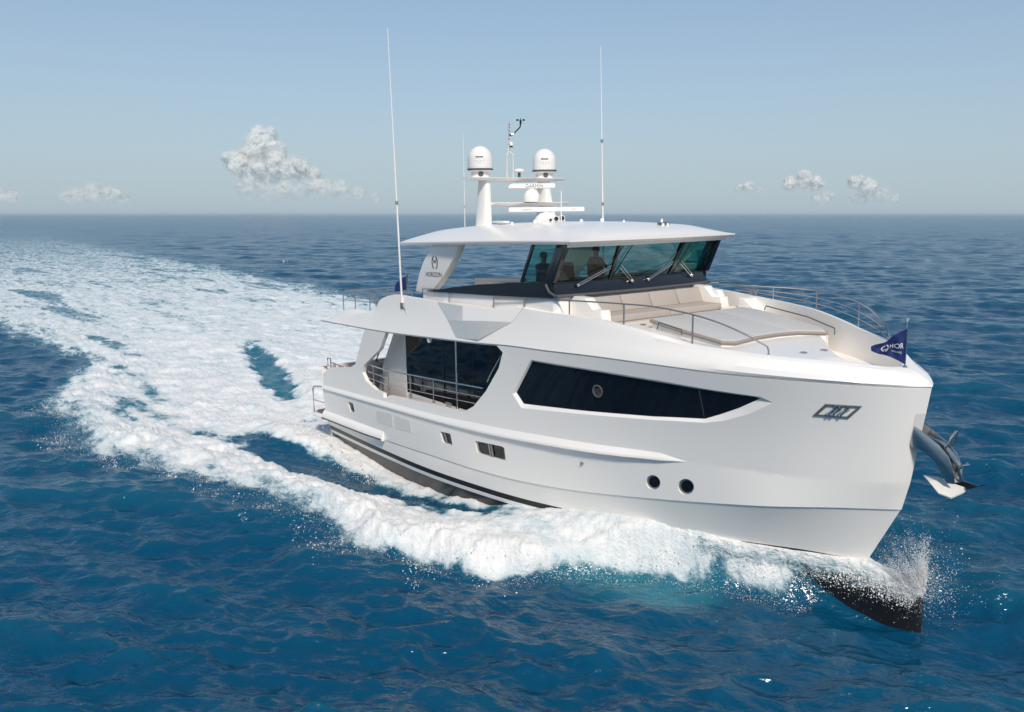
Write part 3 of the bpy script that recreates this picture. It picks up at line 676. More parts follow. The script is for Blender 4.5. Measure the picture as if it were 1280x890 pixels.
for sg in (-1, 1):
    mb = MB(); mb.add([(14.66, sg * 3.03, 7.03), (15.72, sg * 3.035, 7.06), (16.22, sg * 3.015, 8.08), (15.16, sg * 3.005, 8.08)], [(0, 1, 2, 3) if sg < 0 else (3, 2, 1, 0)])
    child(mb.build('side_pane', M['green'], wf, smooth=False, fix=False), yacht)
# wipers: pivot, twin arms and blade
def glass_pt(u, v):                              # u across (-3..3 m), v up 0..1
    b = [np.interp(u, [p[1] for p in B0], [p[k] for p in B0]) for k in (0, 2)]; t = [np.interp(u, [p[1] for p in T0], [p[k] for p in T0]) for k in (0, 2)]
    return Vector((b[0] + (t[0] - b[0]) * v + .05, u, b[1] + (t[1] - b[1]) * v))
for u0, u1 in ((-2.35, -1.32), (-.42, -.98), (.22, 1.12), (2.15, 1.48)):
    mb = MB(); a = Vector((16.2, u0, 7.0)); a.x = glass_pt(u0, 0).x + .09; b = glass_pt(u1, .36)
    for d in (-.035, .035):
        o = Vector((0, d * .6, d)); mb.tube([a + o, b + o + Vector((.02, 0, 0))], .013, 6)
    mb.lathe(a, [(.05, -.05), (.05, .02), (.03, .04), (0, .04)], 12, (1, 0, .2))
    w = child(mb.build('wiper', M['steel'], wf), yacht)
    mb = MB(); c0 = glass_pt(u1 - .16, .10); c1 = glass_pt(u1 + .20, .93); mb.tube([c0, c1], .016, 6)
    child(mb.build('wiper_blade', M['black'], w), yacht)

# hardtop: crowned shell with a thin lip
HT = MB()
hx = np.array([7.2, 7.5, 7.9, 8.6, 9.6, 11, 12.5, 14, 15.2, 16.2, 16.7, 16.85])
hw = np.array([1.6, 2.45, 2.85, 3.08, 3.18, 3.24, 3.28, 3.32, 3.34, 3.34, 3.30, 3.26])
ze = np.array([7.86, 7.87, 7.885, 7.91, 7.95, 8.00, 8.05, 8.10, 8.13, 8.155, 8.165, 8.17])
zc = np.array([7.93, 8.02, 8.12, 8.26, 8.40, 8.50, 8.545, 8.56, 8.54, 8.44, 8.30, 8.23])
xx = np.linspace(0, 1, 60); 
def hs(a): t_ = np.r_[0, np.cumsum(np.diff(hx))] / (hx[-1] - hx[0]); return _pchip(t_, a[:, None], xx)[:, 0]
hX, hW, hE, hC = hs(hx), hs(hw), hs(ze), hs(zc)
hX_front = lambda f: .22 * (1 - f * f)          # slightly bowed leading edge
sec = []
for f in (-1, -.985, -.90, -.78, -.66, -.5, -.33, -.16, 0, .16, .33, .5, .66, .78, .90, .985, 1):
    a = abs(f); fe = np.clip((hX - 14) / 2.85, 0, 1) ** 2
    h = np.interp(a, [0, .3, .6, .70, .88, .985, 1], [1, .97, .86, .79, .36, .05, 0])
    sec.append(np.stack([hX + hX_front(f) * fe, f * hW, hE + .035 + (hC - hE) * h], 1))
HT.grid(np.stack(sec))
def edge(sg, d_in, dz): fe = np.clip((hX - 14) / 2.85, 0, 1) ** 2; return np.stack([hX - d_in * (hX > 16) , sg * (hW - d_in), hE + dz], 1)
lo = []
for f in np.linspace(-1, 1, 17):
    fe = np.clip((hX - 14) / 2.85, 0, 1) ** 2
    lo.append((f, fe))
under = []
for f, fe in lo: under.append(np.stack([hX + hX_front(f) * fe - .06 * np.clip((hX - 16) / .85, 0, 1) + .08 * np.clip((7.9 - hX) / .7, 0, 1), f * (hW - .07), hE - .065 + .0 * hX], 1))
HT.grid(np.stack(under))
for sg, s0, u0 in ((-1, sec[0], under[0]), (1, sec[-1], under[-1])):
    m1 = s0.copy(); m1[:, 2] -= .035
    HT.grid(np.stack([s0, m1, u0]))
# front and aft closing strips
S = np.stack(sec); U = np.stack(under)
fr = S[:, -1].copy(); lipf = fr.copy(); lipf[:, 2] = hE[-1]
fs = np.interp(np.linspace(-1, 1, 17), [a for a in (-1, -.985, -.90, -.78, -.66, -.5, -.33, -.16, 0, .16, .33, .5, .66, .78, .90, .985, 1)], range(17))
Uf = np.stack([np.interp(fr[:, 1] / hW[-1], np.linspace(-1, 1, 17), U[:, -1, k]) for k in range(3)], 1)
HT.grid(np.stack([fr, lipf, Uf]))
ar_ = S[:, 0].copy(); Ua = np.stack([np.interp(ar_[:, 1] / hW[0], np.linspace(-1, 1, 17), U[:, 0, k]) for k in range(3)], 1)
HT.grid(np.stack([ar_, Ua]))
hardtop = child(HT.build('hardtop', M['gel'], yacht, ang=26), yacht)
# headlining lip above the windscreen
mb = MB(); mb.grid([[(16.30, y, 8.10) if abs(y) > 2 else (16.46, y, 8.10) for y in (-3.12, -1.5, 0, 1.5, 3.12)], [(16.62, -3.14, 8.02), (16.76, -1.5, 8.02), (16.80, 0, 8.02), (16.76, 1.5, 8.02), (16.62, 3.14, 8.02)], [(16.64, -3.16, 8.15), (16.80, -1.5, 8.15), (16.84, 0, 8.15), (16.80, 1.5, 8.15), (16.64, 3.16, 8.15)]])
child(mb.build('roof_fascia', M['gel'], hardtop), yacht)

# raked aft pillars carrying the emblem
for sg in (-1, 1):
    y = sg * 3.0
    cur = [(9.05, 6.38), (9.15, 6.60), (9.32, 6.98), (9.62, 7.40), (10.0, 7.76), (10.15, 7.93), (11.62, 7.98), (11.36, 7.62), (11.0, 7.22), (10.55, 6.82), (10.2, 6.56), (9.98, 6.38)]
    mb = MB(); mb.prism([(x, y, z) for x, z in cur], (0, -sg * .26, 0)); pil = child(mb.build('roof_pillar', M['gel'], yacht, bevel=.02), yacht)
    X_ = Vector((1, 0, 0)) * (-sg); F = frame((10.18, y + sg * .006, 6.98), (-sg, 0, .03 * -sg), (0, sg, 0))
    text_mesh('lettering', 'HORIZON', .20, F, M['greyink'], pil)
    # round emblem: two flame strokes with a bridge
    mb = MB(); c = np.array((10.26, y + sg * .004, 7.36))
    def arc(r, a0, a1, w0, w1, cx=0, cz=0, n=14):
        for i in range(n):
            u0, u1 = i / n, (i + 1) / n; q = []
            for u, s_ in ((u0, -1), (u0, 1), (u1, 1), (u1, -1)):
                a = math.radians(a0 + (a1 - a0) * u); w = (w0 + (w1 - w0) * u) * math.sin(math.pi * min(1, max(0, .06 + .88 * u))) ** .5
                q.append(c + np.array((-sg * (cx + (r + s_ * w / 2) * math.cos(a)) * 1, 0, cz + (r + s_ * w / 2) * 1.35 * math.sin(a))))
            o = np.array((0, sg * .004, 0)); mb.hexa(q, [p + o for p in q])
    arc(.15, 110, 250, .05, .05); arc(.15, -70, 70, .05, .05); arc(.10, 200, 340, .03, .03, cz=.17); arc(.07, 20, 170, .03, .03, cx=.0, cz=-.06)
    child(mb.build('emblem', M['greyink'], pil, smooth=False), yacht)
# interior
mb = MB(); mb.box((9.5, -2.85, 5.9), (16.0, 2.85, 6.0)); child(mb.build('lounge_floor', M['teak'], yacht), yacht)
mb = MB(); mb.prism([(15.0, -2.7, 6.0), (15.0, -2.7, 6.9), (15.35, -2.7, 7.12), (15.95, -2.7, 7.04), (16.0, -2.7, 6.0)], (0, 5.4, 0)); helm = child(mb.build('helm_console', M['darkin'], yacht, bevel=.03), yacht)
mb = MB(); mb.tube([(14.98, .45 + .2 * math.cos(a), 6.95 + .2 * math.sin(a)) for a in np.linspace(0, 2 * math.pi, 25)], .018, 6); mb.tube([(14.98, .45, 6.95), (15.2, .45, 6.93)], .03, 8); mb.tube([(14.98, .26, 6.95), (14.98, .64, 6.95)], .014, 6); child(mb.build('steering_wheel', M['rubber'], helm), yacht)
for y in (-.75, .45):
    mb = MB(); mb.box((13.9, y - .3, 6.62), (14.45, y + .3, 6.78)); mb.prism([(13.85, y - .3, 6.75), (14.0, y - .3, 6.75), (13.9, y - .3, 7.42), (13.76, y - .3, 7.42)], (0, .6, 0)); 
    s = child(mb.build('helm_chair', M['darkin'], yacht, bevel=.05, seg=3), yacht)
    mb = MB(); mb.lathe((14.15, y, 6.0), [(.2, 0), (.2, .03), (.07, .06), (.07, .64)], 16); child(mb.build('chair_pedestal', M['steel'], s), yacht)
mb = MB(); mb.prism([(12.0, -2.78, 6.05), (14.3, -2.78, 6.05), (14.3, -2.78, 7.08), (12.05, -2.78, 6.96)], (0, .22, 0)); mb.box((12.0, -2.56, 6.05), (14.3, -1.95, 6.45)); child(mb.build('settee', M['beige'], yacht, bevel=.04, seg=3), yacht)
mb = MB(); mb.box((9.9, 1.9, 6.0), (12.4, 2.75, 6.62)); mb.box((9.85, 1.85, 6.62), (12.45, 2.8, 6.67)); child(mb.build('bar_counter', M['gel'], yacht, bevel=.01), yacht)

# foredeck bench with four back cushions
mb = MB(); mb.box((16.1, -2.19, 5.7), (17.22, 2.3, 6.08)); bench = child(mb.build('bench', M['gel'], yacht, bevel=.02), yacht)
yb = np.linspace(-2.17, 2.28, 5)
for i in range(4):
    a, b = yb[i] + .012, yb[i + 1] - .012
    mb = MB(); mb.hexa([(16.42, a, 6.25), (16.62, a, 6.25), (16.62, b, 6.25), (16.42, b, 6.25)], [(16.30, a, 6.66), (16.44, a, 6.67), (16.44, b, 6.67), (16.30, b, 6.66)])
    child(mb.build('back_cushion', M['beige'], bench, bevel=.045, seg=3), yacht)
for i in range(2):
    a, b = (-2.17, .05) if i == 0 else (.07, 2.28)
    mb = MB(); mb.box((16.35, a, 6.08), (17.26, b, 6.26)); child(mb.build('seat_cushion', M['beige'], bench, bevel=.04, seg=3), yacht)
mb = MB(); mb.box((16.2, -2.15, 5.72), (17.235, 2.26, 6.075)); child(mb.build('seat_front', M['beige'], bench, bevel=.01), yacht)

# big sun pad on the foredeck (lies loose on its plinth)
zp = lambda x: 6.24 - .13 * (x - 18.5)
outl = [(18.25, -1.77), (18.75, -1.82), (19.5, -1.84), (20.45, -1.80), (20.62, -1.5), (20.50, -.5), (20.52, .3), (20.62, .9), (20.98, 1.62), (20.7, 1.85), (19.0, 2.02), (18.6, 2.0), (18.25, 1.8)]
ctr = np.mean(outl, 0)
mb = MB(); mb.hexa([(x, y, zp(x) - .34) for x, y in outl], [(x, y, zp(x) - .115) for x, y in outl]); child(mb.build('sunpad_plinth', M['gel'], yacht, bevel=.02), yacht)
spad = thing('sun_pad', (19.5, 0, zp(19.5) - .11), 'wide flat grey sun pad with brown piped edge on the foredeck', 'sun pad')
ys = [-1.85, -.62, .68, 2.05]
for i in range(3):
    bm = bmesh.new(); vs = [bm.verts.new((x, y, 0)) for x, y in outl]; bm.faces.new(vs)
    for yy_, no in ((ys[i] + .005, -1), (ys[i + 1] - .005, 1)):
        bmesh.ops.bisect_plane(bm, geom=bm.verts[:] + bm.edges[:] + bm.faces[:], plane_co=(0, yy_, 0), plane_no=(0, no, 0), clear_outer=True)
    bm.faces.ensure_lookup_table(); f = bm.faces[0]; pl = [(v.co.x, v.co.y) for v in f.verts]; bm.free()
    mb = MB(); mb.hexa([(x, y, zp(x) - .108) for x, y in pl], [(x, y, zp(x)) for x, y in pl]); child(mb.build('pad_cushion', M['greycush'], spad, bevel=.03, seg=3), spad)
mb = MB(); loop = [(x + (x - ctr[0]) * .012, y + (y - ctr[1]) * .012, zp(x) - .07) for x, y in outl]; mb.tube(loop + loop[:1], .042, 6); child(mb.build('piping', M['seam'], spad), spad)
# two low grab rails beside the pad
for pts in ([(18.85, 2.02, 6.22), (18.9, 2.02, 6.33), (20.2, 1.98, 6.16), (21.2, 1.62, 6.0), (21.22, 1.6, 5.84)], [(18.6, -1.95, 6.05), (18.65, -1.95, 6.22), (19.4, -1.99, 6.12), (19.42, -1.99, 6.0)]):
    mb = MB(); mb.tube(pts, .016, 8); child(mb.build('grab_rail', M['rubber'], yacht), yacht)
# ------------------------------------------------------------------ mast, domes, scanners, aerials
def legp(mst, y0, y1, z0, z1, c0, c1, w0, w1, x0, x1, flare=None):
    rows_ = []
    for u in np.linspace(0, 1, 8):
        z = z0 + (z1 - z0) * u; y = y0 + (y1 - y0) * u; x = x0 + (x1 - x0) * u; c = c0 + (c1 - c0) * u; w = w0 + (w1 - w0) * u
        if flare: w += flare * max(0, 1 - u * 1.6) ** 2; c += flare * max(0, 1 - u * 1.6) ** 2
        n = 16; rows_.append([(x + c / 2 * abs(math.cos(a)) ** .6 * np.sign(math.cos(a)), y + w / 2 * abs(math.sin(a)) ** .6 * np.sign(math.sin(a)), z) for a in np.linspace(0, 2 * math.pi, n + 1)])
    mst.grid(rows_)
mst = MB(); legp(mst, -1.30, -1.22, 8.40, 9.93, .62, .46, .36, .24, 10.55, 10.52)
mast = child(mst.build('mast', M['dome'], yacht, ang=40), yacht)
mst = MB(); legp(mst, 1.30, 1.22, 8.40, 9.93, .66, .46, .40, .26, 10.60, 10.52, .22)
child(mst.build('mast_leg', M['dome'], mast, ang=40), yacht)
def wing(name, y0, y1, z, x0, x1, th, taper):
    mb = MB(); rows_ = []
    for u in np.linspace(0, 1, 17):
        y = y0 + (y1 - y0) * u; k = 1 - taper * abs(2 * u - 1) ** 3; xc = (x0 + x1) / 2; hw_ = (x1 - x0) / 2 * k; t = th * (1 - .55 * abs(2 * u - 1) ** 2)
        rows_.append([(xc - hw_, y, z), (xc - hw_ * .6, y, z + .025), (xc + hw_ * .6, y, z + .025), (xc + hw_, y, z), (xc + hw_ * .6, y, z - t), (xc - hw_ * .6, y, z - t), (xc - hw_, y, z)])
    mb.grid(rows_); mb.add(rows_[0][:-1], [tuple(range(6))]); mb.add(rows_[-1][:-1], [tuple(range(6))])
    return child(mb.build(name, M['dome'], mast, ang=50), yacht)
wing('upper_spreader', -1.93, 1.98, 9.955, 10.1, 10.95, .11, .35)
wing('lower_spreader', -1.15, 2.02, 9.17, 10.25, 11.1, .12, .3)
for y in (-1.33, 1.33):
    c = (10.45, y, 9.975)
    mb = MB(); mb.lathe(c, [(.30, 0), (.28, .10), (.30, .17), (.385, .22)], 36)
    base = child(mb.build('dome_base', M['dome'], mast), yacht)
    mb = MB(); mb.lathe(c, [(.385, .215), (.405, .22), (.41, .27), (.39, .275)], 40); child(mb.build('dome_band', M['rubber'], base), yacht)
    pr = [(.392, .275), (.395, .40), (.39, .55)] + [(.39 * math.cos(a), .55 + .42 * math.sin(a)) for a in np.linspace(.12, math.pi / 2, 12)]
    mb = MB(); mb.lathe(c, pr, 40); child(mb.build('radar_dome', M['dome'], base), yacht)
    # small printed name and hatch facing forward to starboard
    for ang, hz, s_, m_ in ((-38, .62, (.24, .05), 'greyink'), (-38, .50, (.30, .018), 'faintink'), (-38, .44, (.16, .014), 'faintink')):
        mb = MB(); k = 7
        for j in range(k):
            if j % 2 and hz < .6: continue
            a0 = math.radians(ang) + (j - k / 2) / k * s_[0] / .39; a1 = a0 + .72 / k * s_[0] / .39; rr = .397 if hz < .56 else .397 - (hz - .56) * .02
            q = [Vector((c[0] + rr * math.cos(a), c[1] + rr * math.sin(a), c[2] + z_)) for a, z_ in ((a0, hz - s_[1] / 2), (a1, hz - s_[1] / 2), (a1, hz + s_[1] / 2), (a0, hz + s_[1] / 2))]
            mb.add(q, [(0, 1, 2, 3)])
        child(mb.build('dome_print', M[m_], base, smooth=False), yacht)
    mb = MB(); a = math.radians(-32); d = Vector((math.cos(a), math.sin(a), 0)); mb.lathe(Vector(c) + d * .27 + Vector((0, 0, .10)), [(.085, 0), (.085, .03), (0, .03)], 10, d); child(mb.build('base_hatch', M['rubber'], base), yacht)
# two open-array radar scanners turned the same way
DV = Vector((.616, .788, 0)).normalized(); NV = Vector((DV.y, -DV.x, 0))
def scanner(ctr_, L, h, d, ped, words):
    ctr_ = Vector(ctr_)
    mb = MB(); pr = [(-d / 2, -h / 2 + .02), (-d / 2 + .03, -h / 2), (d / 2 - .03, -h / 2), (d / 2, -h / 2 + .02), (d / 2 - .01, h / 2 - .03), (d / 2 - .04, h / 2), (-d / 2 + .04, h / 2), (-d / 2 + .01, h / 2 - .03)]
    rows_ = [[ctr_ + DV * s + NV * (a * k) + Vector((0, 0, b * k)) for a, b in pr + pr[:1]] for s, k in ((-L / 2, .75), (-L / 2 + .03, 1), (L / 2 - .03, 1), (L / 2, .75))]
    mb.grid([[tuple(p) for p in r] for r in rows_]); mb.add(rows_[0][:-1], [tuple(range(8))]); mb.add(rows_[-1][:-1], [tuple(range(8))])
    sc = child(mb.build('radar_scanner', M['dome'], mast, ang=40), yacht)
    mb = MB(); mb.lathe(ctr_ + Vector((0, 0, -ped[1])), ped[0] + [(.07, ped[1] - h / 2)], 24); child(mb.build('scanner_pedestal', M['dome'], sc), yacht)
    for body, size, s, m_ in words:
        text_mesh('lettering', body, size, frame(ctr_ + DV * s + NV * (d / 2 + .002), DV, NV), M[m_], sc)
scanner((11.15, .20, 9.70), 1.50, .16, .16, ([(.26, .0), (.27, .10), (.25, .24), (.18, .34), (.09, .40)], .50), [('GARMIN', .15, .08, 'greyink')])
scanner((11.62, .42, 8.95), 2.42, .15, .17, ([(.42, .0), (.40, .10), (.34, .24), (.22, .34), (.10, .37)], .47), [('GARMIN', .085, -.62, 'faintink'), ('xHD', .075, .86, 'faintink')])
# twin forward-looking camera / horn under the scanner
mb = MB()
for q, r_ in (((12.15, .35, 8.66), .09), ((12.12, .62, 8.67), .10), ((12.15, .12, 8.63), .055)):
    mb.lathe(q, [(r_, -.16), (r_, .06), (r_ * .8, .075), (r_ * .8, .03), (0, .03)], 16, (.9, -.44, .02))
mb.box((11.9, .0, 8.5), (12.15, .75, 8.62)); cam_ = child(mb.build('searchlight', M['dome'], yacht), yacht)
mb = MB()
for q, r_ in (((12.15, .35, 8.66), .075), ((12.12, .62, 8.67), .083), ((12.15, .12, 8.63), .045)): mb.lathe(Vector(q) + Vector((.9, -.44, .02)).normalized() * .035, [(r_, 0), (r_, .008), (0, .012)], 14, (.9, -.44, .02))
child(mb.build('searchlight_lens', M['black'], cam_), yacht)
# light pole with anemometer
mb = MB()
for x, y in ((10.5, -.30), (10.62, -.14)): mb.tube([(x, y, 9.97), (x, y, 10.72)], .022, 8)
mb.tube([(10.5, -.30, 10.66), (10.53, -.24, 10.78), (10.56, -.22, 11.70)], [.03, .035, .022], 8); mb.tube([(10.62, -.14, 10.7), (10.56, -.22, 10.80)], .022, 8)
for z in (11.05, 11.22, 11.36, 11.48, 11.58, 11.66): mb.lathe((10.56, -.22, z), [(.02, -.01), (.055, -.008), (.055, .008), (.02, .01)], 12)
pole = child(mb.build('light_pole', M['vent'], mast), yacht)
mb = MB(); mb.lathe((10.60, -.19, 10.98), [(.0, 0), (.06, 0), (.065, .06), (.05, .12), (0, .13)], 16); ml_ = child(mb.build('masthead_light', M['dome'], pole), yacht)
mb = MB(); mb.lathe((10.60, -.19, 10.93), [(.055, 0), (.055, .05)], 12); child(mb.build('light_base', M['black'], pole), yacht)
mb = MB()
mb.tube([(10.56, -.22, 11.30), (10.62, -.10, 11.36), (10.72, .08, 11.56), (10.73, .10, 11.68)], [.04, .022, .02, .028], 8)
child(mb.build('anemometer_arm', M['black'], pole), yacht); mb = MB()
mb.lathe((10.73, .10, 11.68), [(.035, 0), (.04, .06), (.012, .09), (.012, .16)], 10)
for k in range(3):
    a = k * 2.094 + .4; d = Vector((math.cos(a), math.sin(a), 0)); p = Vector((10.73, .10, 11.78)); mb.tube([p - d * .01, p + d * .12], .009, 5)
an_ = child(mb.build('anemometer', M['black'], pole), yacht)
for k in range(3):
    a = k * 2.094 + .4; d = Vector((math.cos(a), math.sin(a), 0)); p = Vector((10.73, .10, 11.78)); mb = MB(); mb.lathe(p + d * .12, [(.0, -.035), (.03, -.02), (.035, .02)], 8, (d.y, -d.x, 0)); child(mb.build('wind_cup', M['black'], pole), yacht)
mb = MB(); mb.lathe((10.66, .08, 9.98), [(.05, 0), (.045, .12), (.05, .17)], 12); gp = child(mb.build('mushroom_post', M['rubber'], mast), yacht)
mb = MB(); mb.lathe((10.66, .08, 10.14), [(.05, 0), (.18, .03), (.19, .06), (.15, .10), (.06, .125), (0, .13)], 24); child(mb.build('gps_antenna', M['dome'], gp), yacht)
# whip aerials
def whip(a, b, r0, r1, joint=(.38,)):
    mb = MB(); a = Vector(a); b = Vector(b); us = np.linspace(0, 1, 10); mb.tube([a + (b - a) * u for u in us], [r0 + (r1 - r0) * u for u in us], 8)
    w = child(mb.build('whip_aerial', M['dome'], yacht), yacht)
    mb = MB()
    for j in joint: p = a + (b - a) * j; q = a + (b - a) * (j + .012); mb.tube([p, q], r0 * 1.35, 10)
    child(mb.build('ferrule', M['steeldull'], w), yacht); return w
w = whip((8.56, -3.22, 5.82), (8.23, -3.22, 14.62), .036, .012)
mb = MB(); mb.box((8.50, -3.26, 5.80), (8.62, -3.16, 5.98)); mb.tube([(8.62, -3.23, 5.86), (8.80, -3.23, 5.74), (8.86, -3.23, 5.62)], .025, 8); child(mb.build('aerial_bracket', M['steeldull'], w), yacht)
whip((11.40, 3.2, 6.5), (11.167, 3.2, 14.28), .034, .012, joint=(.33, .60))
whip((6.2, 1.0, 7.9), (6.2, 1.0, 11.74), .02, .008, joint=(.3,))
whip((12.3, .45, 8.5), (12.3, .45, 9.53), .02, .016, joint=())
# little fittings on the roof
def roofz(x, y): 
    i = np.clip(np.interp(x, hX, np.arange(len(hX))), 0, len(hX) - 1); W_, E_, C_ = (np.interp(x, hX, q) for q in (hW, hE, hC)); return float(E_ + .035 + (C_ - E_) * np.interp(abs(y) / W_, [0, .3, .6, .70, .88, .985, 1], [1, .97, .86, .79, .36, .05, 0]))
for x, y, r_, h_0 in ((12.4, -1.6, .05, .07), (13.4, .3, .05, .06), (14.2, .4, .06, .09), (14.9, .6, .035, .05), (15.2, 1.9, .035, .12), (12.4, -.7, .06, .08), (11.3, -1.75, .05, .06)):
    mb = MB(); mb.lathe((x, y, roofz(x, y) - .03), [(r_, 0), (r_, h_0), (r_ * .7, h_0 + .03), (0, h_0 + .04)], 14); child(mb.build('roof_fitting', M['dome'], hardtop), yacht)
mb = MB(); z = roofz(12.0, -1.5); mb.box((11.7, -1.62, z - .02), (12.0, -1.52, z + .04)); mb.box((11.55, -1.70, z + .04), (12.1, -1.45, z + .10)); child(mb.build('roof_fitting', M['dome'], hardtop, bevel=.01), yacht)
mb = MB(); z = roofz(16.2, .95); mb.box((16.1, .72, z - .06), (16.22, 1.12, z + .10)); cm = child(mb.build('roof_camera', M['rubber'], hardtop, bevel=.01), yacht)
mb = MB(); 
for y in (.82, 1.02): mb.lathe((16.222, y, z + .03), [(.055, 0), (.055, .015), (.03, .02), (0, .02)], 14, (1, 0, 0))
child(mb.build('camera_lens', M['whiteink'], cm), yacht)
# ------------------------------------------------------------------ anchor in its bow roller
mb = MB()
cheek = [(24.15, 4.46), (24.42, 4.33), (24.78, 4.12), (24.98, 3.92), (25.12, 3.62), (25.14, 3.38), (24.98, 3.36), (24.86, 3.55), (24.72, 3.76), (24.5, 3.90), (24.2, 3.98)]
for y in (-.20, .17): mb.prism([(x, y, z) for x, z in cheek], (0, .03, 0))
mb.prism([(x, -.17, z) for x, z in [(24.2, 3.99), (24.5, 3.91), (24.72, 3.77), (24.86, 3.56), (24.88, 3.60), (24.75, 3.81), (24.52, 3.95), (24.2, 4.03)]], (0, .34, 0))
broller = child(mb.build('bow_roller', M['steel'], yacht, bevel=.006), yacht)
mb = MB(); mb.lathe((24.98, -.16, 3.66), [(.14, 0), (.08, .06), (.06, .16), (.08, .26), (.14, .32)], 18, (0, 1, 0)); child(mb.build('roller_wheel', M['rubber'], broller), yacht)
mb = MB(); sp_ = np.linspace(.9895, .9995, 8); tp_ = np.linspace(.41, .745, 6)
A_ = side(np.repeat(sp_[None], 6, 0), np.repeat(tp_[:, None], 8, 1)); A_[..., 0] += .006; A_[..., 1] = np.maximum(A_[..., 1] + .006, 0)
mb.grid(np.stack([A_[..., 0], -A_[..., 1], A_[..., 2]], -1)); mb.mirror(); child(mb.build('anchor_pocket', M['vent'], yacht), yacht)
anchor = thing('anchor', (25.0, 0, 3.4), 'polished steel anchor with pale fluke and dark tip hung from the bow', 'anchor')
mb = MB(); mb.prism([(24.3, -.035, 4.27), (24.8, -.035, 4.14), (25.02, -.035, 3.92), (25.17, -.035, 3.66), (25.22, -.035, 3.42), (25.08, -.035, 3.36), (25.02, -.035, 3.6), (24.9, -.035, 3.85), (24.74, -.035, 4.02), (24.3, -.035, 4.13)], (0, .07, 0)); child(mb.build('shank', M['steel'], anchor, bevel=.006), anchor)
mb = MB(); fl = [(24.42, 0, 3.36), (24.62, -.20, 3.33), (24.92, -.36, 3.17), (25.14, -.30, 3.12), (25.30, -.12, 3.24), (25.34, 0, 3.32), (25.30, .12, 3.24), (25.14, .30, 3.12), (24.92, .36, 3.17), (24.62, .20, 3.33)]
c0 = (24.95, 0, 3.36)
vs = fl + [c0] + [(x, y * .96, z - .03) for x, y, z in fl] + [(24.95, 0, 3.325)]
n = len(fl); mb.add(vs, [(i, (i + 1) % n, n) for i in range(n)] + [(n + 1 + (i + 1) % n, n + 1 + i, 2 * n + 1) for i in range(n)] + [(i, n + 1 + i, n + 1 + (i + 1) % n, (i + 1) % n) for i in range(n)])
child(mb.build('fluke', M['vent'], anchor, ang=20), anchor)
mb = MB(); tip = [(25.28, 0, 3.36), (25.34, -.10, 3.34), (25.62, -.02, 3.455), (25.66, 0, 3.46), (25.62, .02, 3.455), (25.34, .10, 3.34)]; mb.hexa([(x, y, z - .05 if x < 25.6 else z - .02) for x, y, z in tip], tip); mb.prism([(24.95, -.02, 3.33), (25.3, -.02, 3.26), (25.5, -.02, 3.40), (25.2, -.02, 3.44)], (0, .04, 0)); child(mb.build('fluke_tip', M['black'], anchor), anchor)
mb = MB(); mb.tube([(24.86, -.12 + .0, 4.06)] + [(24.93 + .08 * math.sin(a), -.12 * math.cos(a), 4.16 + .27 * math.sin(a)) for a in np.linspace(.1, math.pi - .1, 14)] + [(24.86, .12, 4.06)], .024, 8); child(mb.build('roll_bar', M['steel'], anchor), anchor)
mb = MB(); mb.tube([(25.17, -.09, 3.70), (25.24, -.1, 3.78), (25.30, 0, 3.79), (25.24, .1, 3.78), (25.17, .09, 3.70)], .026, 8); mb.tube([(25.17, -.12, 3.70), (25.17, .12, 3.70)], .022, 8); child(mb.build('shackle', M['steel'], anchor), anchor)

# ------------------------------------------------------------------ flags
def cloth(F, nx=26, ny=16):                        # F(u,v) -> point
    mb = MB(); mb.grid([[F(i / nx, j / ny) for j in range(ny + 1)] for i in range(nx + 1)]); return mb
bowf = thing('burgee', (23.85, 0, 5.58), 'navy blue triangular pennant with white lettering on its short bow staff', 'flag')
mb = MB(); mb.tube([(23.85, 0, 5.57), (23.85, 0, 6.60)], .016, 8); mb.lathe((23.85, 0, 6.58), [(.016, 0), (.035, .03), (.03, .08), (0, .10)], 12); mb.lathe((23.85, 0, 5.57), [(.06, 0), (.05, .05), (.02, .07)], 14); child(mb.build('flagstaff', M['steel'], bowf), bowf)
WD = Vector((-.66, -.62, 0)).normalized()          # the pennant streams aft to starboard
PN = Vector((WD.y, -WD.x, 0))
if PN.dot(Vector((9, -17, 0))) < 0: PN = -PN
def flagF(u, v):                                   # u 0 hoist .. 1 tip ; v 0 bottom..1 top
    hi = 6.44 - .42 * u ** .9; lo_ = 5.66 + .30 * u + .02 * math.sin(u * 5)
    z = lo_ + (hi - lo_) * v; L = .70 * u
    wv = .075 * math.sin(u * 9 + v * 2.2) * min(1, u * 3) + .02 * math.sin(u * 17 - v * 4)
    p = Vector((23.85, 0, 0)) + WD * L * (1 - .04 * math.sin(u * 3)) + PN * wv; return (p.x, p.y, z - .10 * u * u * 0)
fl_ = child(cloth(flagF).build('pennant', M['navy'], bowf, ang=180), bowf)
def on_flag(us, vs_, off=.006): return [Vector(flagF(u, v)) + PN * off for u, v in zip(us, vs_)]
